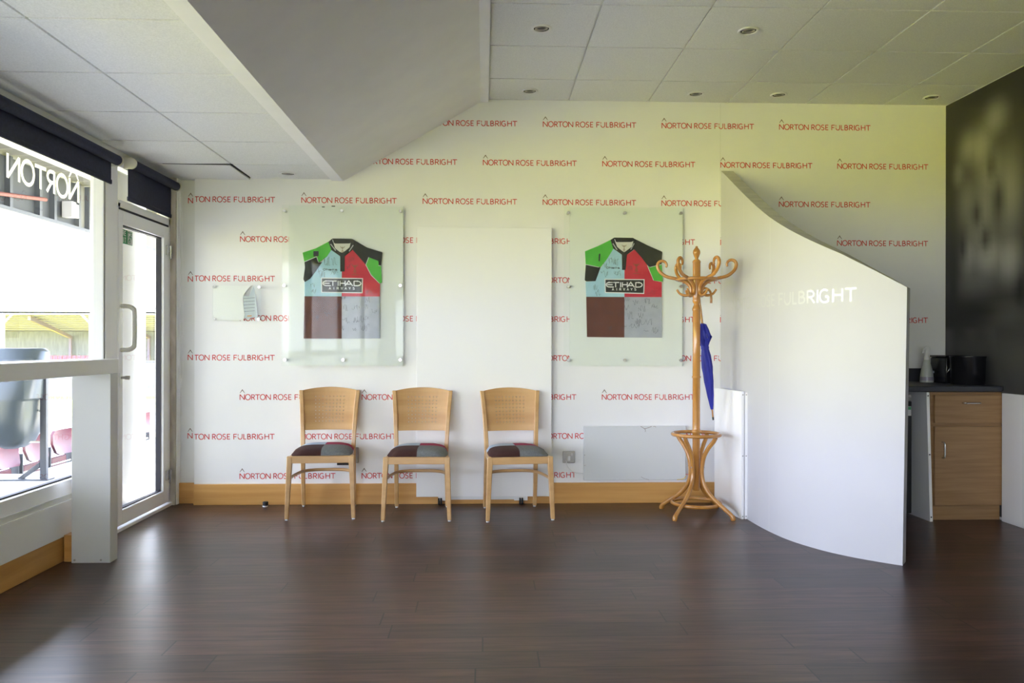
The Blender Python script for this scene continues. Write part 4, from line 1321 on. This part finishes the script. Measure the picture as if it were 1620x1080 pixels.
tag(MB().box(3.490, 3.508, 4.2, 5.195, 0, .863).build('side_board', M['laminate'], bevel=.002), 'white board standing along the mural wall beside the oak cabinet', 'board')

bt = thing('spray_bottle', 'translucent spray bottle with white trigger head on the worktop', 'bottle', (3.262, 5.70, .911))
k = MB(); k.lathe([(.001, 0), (.044, 0), (.047, .004), (.0465, .012), (.043, .06), (.036, .10), (.026, .140), (.020, .162), (.0165, .168), (.001, .169)], n=28); k.build('bottle_body', M['bottle'], bt, smooth=50)
k = MB(); k.lathe([(.0455, .0135), (.0470, .0145), (.0455, .040), (.0440, .041)], n=28); k.build('liquid_band', M['liquid'], bt, smooth=50)
k = MB(); k.lathe([(.001, .166), (.0185, .166), (.0185, .186), (.015, .188), (.013, .20), (.001, .20)], n=20); k.build('collar', M['white'], bt, smooth=40)
k = MB()
k.prism([(-.012, .198), (.012, .198), (.014, .225), (.026, .240), (.024, .256), (.0, .268), (-.016, .262), (-.022, .250), (-.026, .228), (-.030, .214), (-.026, .213), (-.020, .232), (-.010, .240)], lambda a, c: (a, -.009, c), (0, .018, 0))
k.build('trigger_head', M['white'], bt, bevel=.002)
k = MB(); k.box(.030, .040, -.030, -.010, .070, .085); k.build('label_spot', M['ink'], bt)
bk = thing('ice_bucket', 'glossy black round bucket on the worktop against the mural', 'bucket', (3.382, 5.40, .911))
k = MB(); k.lathe([(.001, 0), (.102, 0), (.106, .006), (.112, .185), (.115, .190), (.115, .197), (.110, .198), (.104, .19), (.098, .02), (.001, .018)], n=40); k.build('bucket_body', M['blackmetal'], bk, smooth=50)
bx = thing('black_box', 'square black container behind the round bucket on the worktop', 'container', (3.405, 5.655, .911))
MB().box(-.085, .095, -.10, .10, 0, .185).build('container_body', M['blackmetal'], bx, bevel=.008)
MB().box(-.088, .098, -.103, .103, .186, .200).build('lid', M['blackmetal'], bx, bevel=.004)
k = MB(); k.tube([(-.083, -.104, .075), (-.080, -.114, .082), (-.030, -.114, .160), (-.026, -.104, .168)], .0035, 8); k.build('wire_handle', M['chrome'], bx, smooth=50)

# ================================================================== OUTSIDE
gp = MB().box(-17.5, 120, -160, -12, -4.7, -4.5)
tag(gp.build('ground', M['grass']), 'unseen grass added behind the building to bounce light into the end window', 'grass', kind='structure')  # added out of view, sends bounce light up through the end window
tag(MB().box(-300, -17.5, -120, 200, -4.7, -4.5).build('ground', M['grass']), 'bright sunlit grass pitch far below the window', 'pitch', kind='structure')
tr = MB(); tr.box(-4.17, -2.37, 7.37, 14, -.25, -.01); tr.box(-5.6, -2.42, -12, 7.37, -.25, -.01); tr.box(-9.5, -2.42, -12, 40, -.95, -.62); tr.box(-9.6, -2.5, -12, 40, -5, -.9)
for i in range(11): tr.box(-9.6 - .75 * (i + 1), -9.5 - .75 * i, -12, 40, -5, -.62 - .34 * (i + 1))
tag(tr.build('ground', M['concrete']), 'pale concrete terrace stepping down outside the window', 'terrace', kind='structure')
cl = MB(); cl.lathe([(.19, -.02), (.19, 3.2)], (-2.79, 6.12, 0), 32)
tag(cl.build('column', M['render_white'], smooth=40), 'round white column just outside the glass door', 'column', kind='structure')

tag(MB().box(-5.5, -2.45, 3.2, 3.3, -.2, 3.2).build('wall_light_block', M['render_white']), 'unseen white wall added outside the window to block light on the ledge post', 'wall', kind='structure')  # added out of view to keep outside light off the ledge post

# own stand canopy
cy_ = thing('stand_canopy', 'grey canopy of the stand above the terrace outside', 'canopy', (0, 0, 0))
b = MB(); b.box(-5.06, -5.0, -8, 9.82, 2.60, 3.14); b.build('fascia_cladding', M['steel_mid'], cy_)
b = MB(); b.box(-5.06, -5.0, 9.82, 14, 2.58, 3.14); b.build('fascia_end', M['roofing'], cy_)
b = MB()
for y in (8.4, 8.95, 9.25, 9.8, 10.05): b.box(-5.0, -4.94, y, y + .05, 2.58, 3.14)
b.box(-5.0, -4.935, -8, 14, 2.565, 2.605); b.tube([(-4.97, 10.05, 2.58), (-4.97, 10.3, 2.85)], .02, 8)
b.build('stiffener', M['post_grey'], cy_)
b = MB()
n_ = 330
prev = None
for i in range(n_ + 1):
    y = -8 + 22 * i / n_
    d_ = .012 * math.sin(i * math.pi / 1.0 * .5)
    cur = ((-5.5, y, 3.13 + d_), (-2.38, y, 3.36 + d_))
    if prev: b.quad([prev[0], cur[0], cur[1], prev[1]])
    prev = cur
b.build('roof_sheet', M['roofing'], cy_)
b = MB()
for x, z in ((-4.6, 3.13), (-4.1, 3.17), (-3.5, 3.21), (-2.9, 3.25)): b.box(x, x + .06, -8, 14, z - .04, z + .04)
b.build('purlin', M['cream'], cy_)
b = MB(); b.tube([(-4.93, 7.6, 2.64), (-4.93, 9.05, 2.80)], .022, 10); b.build('red_pipe', M['rust'], cy_)
fb = thing('junction_box', 'pale grey electrical box on the canopy fascia outside', 'box', (-4.97, 9.56, 2.76), 0)
MB().box(-.0, .12, -.10, .0, -.09, .10).build('box_half', M['render_white'], fb, bevel=.005)
MB().box(-.0, .10, .005, .10, -.075, .085).build('box_half', M['cream'], fb, bevel=.005)

# grey terrace chair on a steel post
gc = thing('terrace_chair', 'grey plastic bucket chair on a steel post outside the window', 'chair', (-3.85, 7.05, -.01))
b = MB(); b.box(-.027, .027, -.02, .02, 0, .90); b.prism([(-.03, .16), (-.03, .11), (-.19, .0), (-.24, .0)], lambda a, c: (a, -.015, c), (0, .03, 0)); b.build('post', M['steel_dark'], gc, bevel=.003)
b = MB(); b.box(-.44, .06, -.06, .06, 0, .012); b.build('base_plate', M['steel_dark'], gc, bevel=.002)
b = MB()
for z in (.605, .33): b.tube([(-.30, 0, z), (0, 0, z)], .009, 8)
b.build('side_rail', M['cream'], gc)
b = MB()
rgs = []
for z, half, dep, yo in ((.28, .06, .10, .02), (.33, .14, .16, .0), (.42, .19, .20, -.02), (.55, .21, .21, -.03), (.70, .22, .20, -.03), (.72, .26, .20, -.03), (.95, .27, .15, .02), (1.12, .255, .11, .06), (1.15, .22, .09, .07)):
    rgs.append([(-.26 + half * math.copysign(abs(math.cos(q)) ** .6, math.cos(q)), yo + dep * math.copysign(abs(math.sin(q)) ** .6, math.sin(q)), z) for q in [2 * math.pi * k / 28 for k in range(28)]])
b.loft(rgs)
b.build('seat_shell', M['shell'], gc, smooth=40)

# near red seats
def tipup(label):
    t = thing('tip_up_chair', label, 'stadium seat', (0, 0, 0), 0, 'red tip up seats on the terrace')
    b = MB()
    rg = []
    for z, h, x in ((-.16, .15, .05), (-.13, .20, .03), (-.02, .225, .0), (.09, .23, .0), (.135, .20, .01)):
        rg.append([(x + .03 * (abs(k) / 4) ** 2, h * k / 4, z) for k in range(-4, 5)] + [(x + .035 + .03 * (abs(k) / 4) ** 2, h * k / 4, z) for k in range(4, -5, -1)])
    b.loft(rg); b.build('seat_back', M['redseat'], t, smooth=50)
    b = MB(); b.box(-.02, .02, -.17, .17, -.56, -.19); b.build('folded_seat', M['redseat'], t, bevel=.015)
    for s_ in (-1, 1): MB().box(-.05, .05, s_ * .245 - .012, s_ * .245 + .012, -.615, -.05).build('support_bracket', M['steel_dark'], t, bevel=.003)
    b = MB(); b.tube([(.03, -.24, -.27), (.03, .24, -.27)], .010, 8); b.build('fixing_bar', M['cream'], t)
    return t


t0 = tipup('red plastic tip up seat outside, seen under the ledge, one of a row')
spots = [9.82 + .57 * (i - 4) for i in range(9)]
t0.location = (-5.2, spots[0], 0)
for y in spots[1:]: dup(t0, (-5.2, y, 0), 0, t0['label'])

# stand at the far end of the pitch
fs = thing('far_stand', 'pale roof with sloping rafters over the stand at the far end of the pitch', 'stand', (0, 90, 0))
b = MB(); b.box(-95, 10, -1.0, -.8, 4.35, 5.15); b.build('roof_fascia', M['render_white'], fs)
b = MB(); b.prism([(-1, 4.5), (9.3, 2.6), (9.3, 2.75), (-1, 4.65)], lambda a, c: (-95, a, c), (105, 0, 0)); b.build('roof_underside', M['far_roofing'], fs)
for i in range(8): MB().box(-95, 10, .2 + i * 1.1, .45 + i * 1.1, 4.22 - i * .205, 4.36 - i * .205).build('roof_purlin', M['render_white'], fs)
for x in (-60.5, -51.0, -41.5, -32):
    MB().prism([(0, 4.30), (9, 2.05), (9, 1.70), (0, 3.75)], lambda a, c: (x, a, c), (.35, 0, 0)).build('rafter', M['beam'], fs)
    MB().box(x + .02, x + .3, 8.7, 9.0, -.9, 1.9).build('rear_post', M['beam'], fs)
tag(MB().box(-95, 10, 90, 96, -4.6, -.95).build('stand_terrace', M['clad']), 'pale concrete terrace of the far stand beneath its seats', 'terrace')
tag(MB().box(-95, 10, 99.3, 99.6, -1, 3.4).build('rear_cladding', M['clad']), 'ribbed pale cladding closing the back of the far stand', 'cladding')
for i, x in enumerate((-62.3, -52.7, -43.1)):
    b = MB()
    b.box(-.2, .2, -.2, .2, 0, 8.8)
    for s_ in (-1, 1): b.tube([(0, 0, 7.7), (s_ * 1.1, 0, 8.85)], .12, 8)
    tag(b.build('roof_column', M['render_white'], None, (x, 88.2, -4.5)), ['white branching column of the far stand hidden by the near chair', 'white branching column of the far stand seen above the grey terrace chair', 'white branching column of the far stand close to the window edge'][i], 'column', 'white columns of the far stand')
tag(MB().box(-95, 10, 86, 86.3, -4.5, -3.6).build('pitch_barrier', M['clad']), 'low grey barrier along the far end of the pitch', 'barrier')
sm_ = MB(); sm_.box(-.22, .22, -.05, .05, -.5, .22); sm_.box(-.22, .22, -.45, 0, -.5, -.42)
f0 = sm_.build('stadium_chair', M['pinkseat'], None, bevel=.03)
tag(f0, 'faded red seat in the far stand, one of a long row', 'stadium seat', 'faded red seats in the far stand')
f0.location = (-55, 90.6, -.44)
for i in range(1, 30):
    c = f0.copy(); COL.objects.link(c); c.location = (-55 + .52 * i, 90.6, -.44)
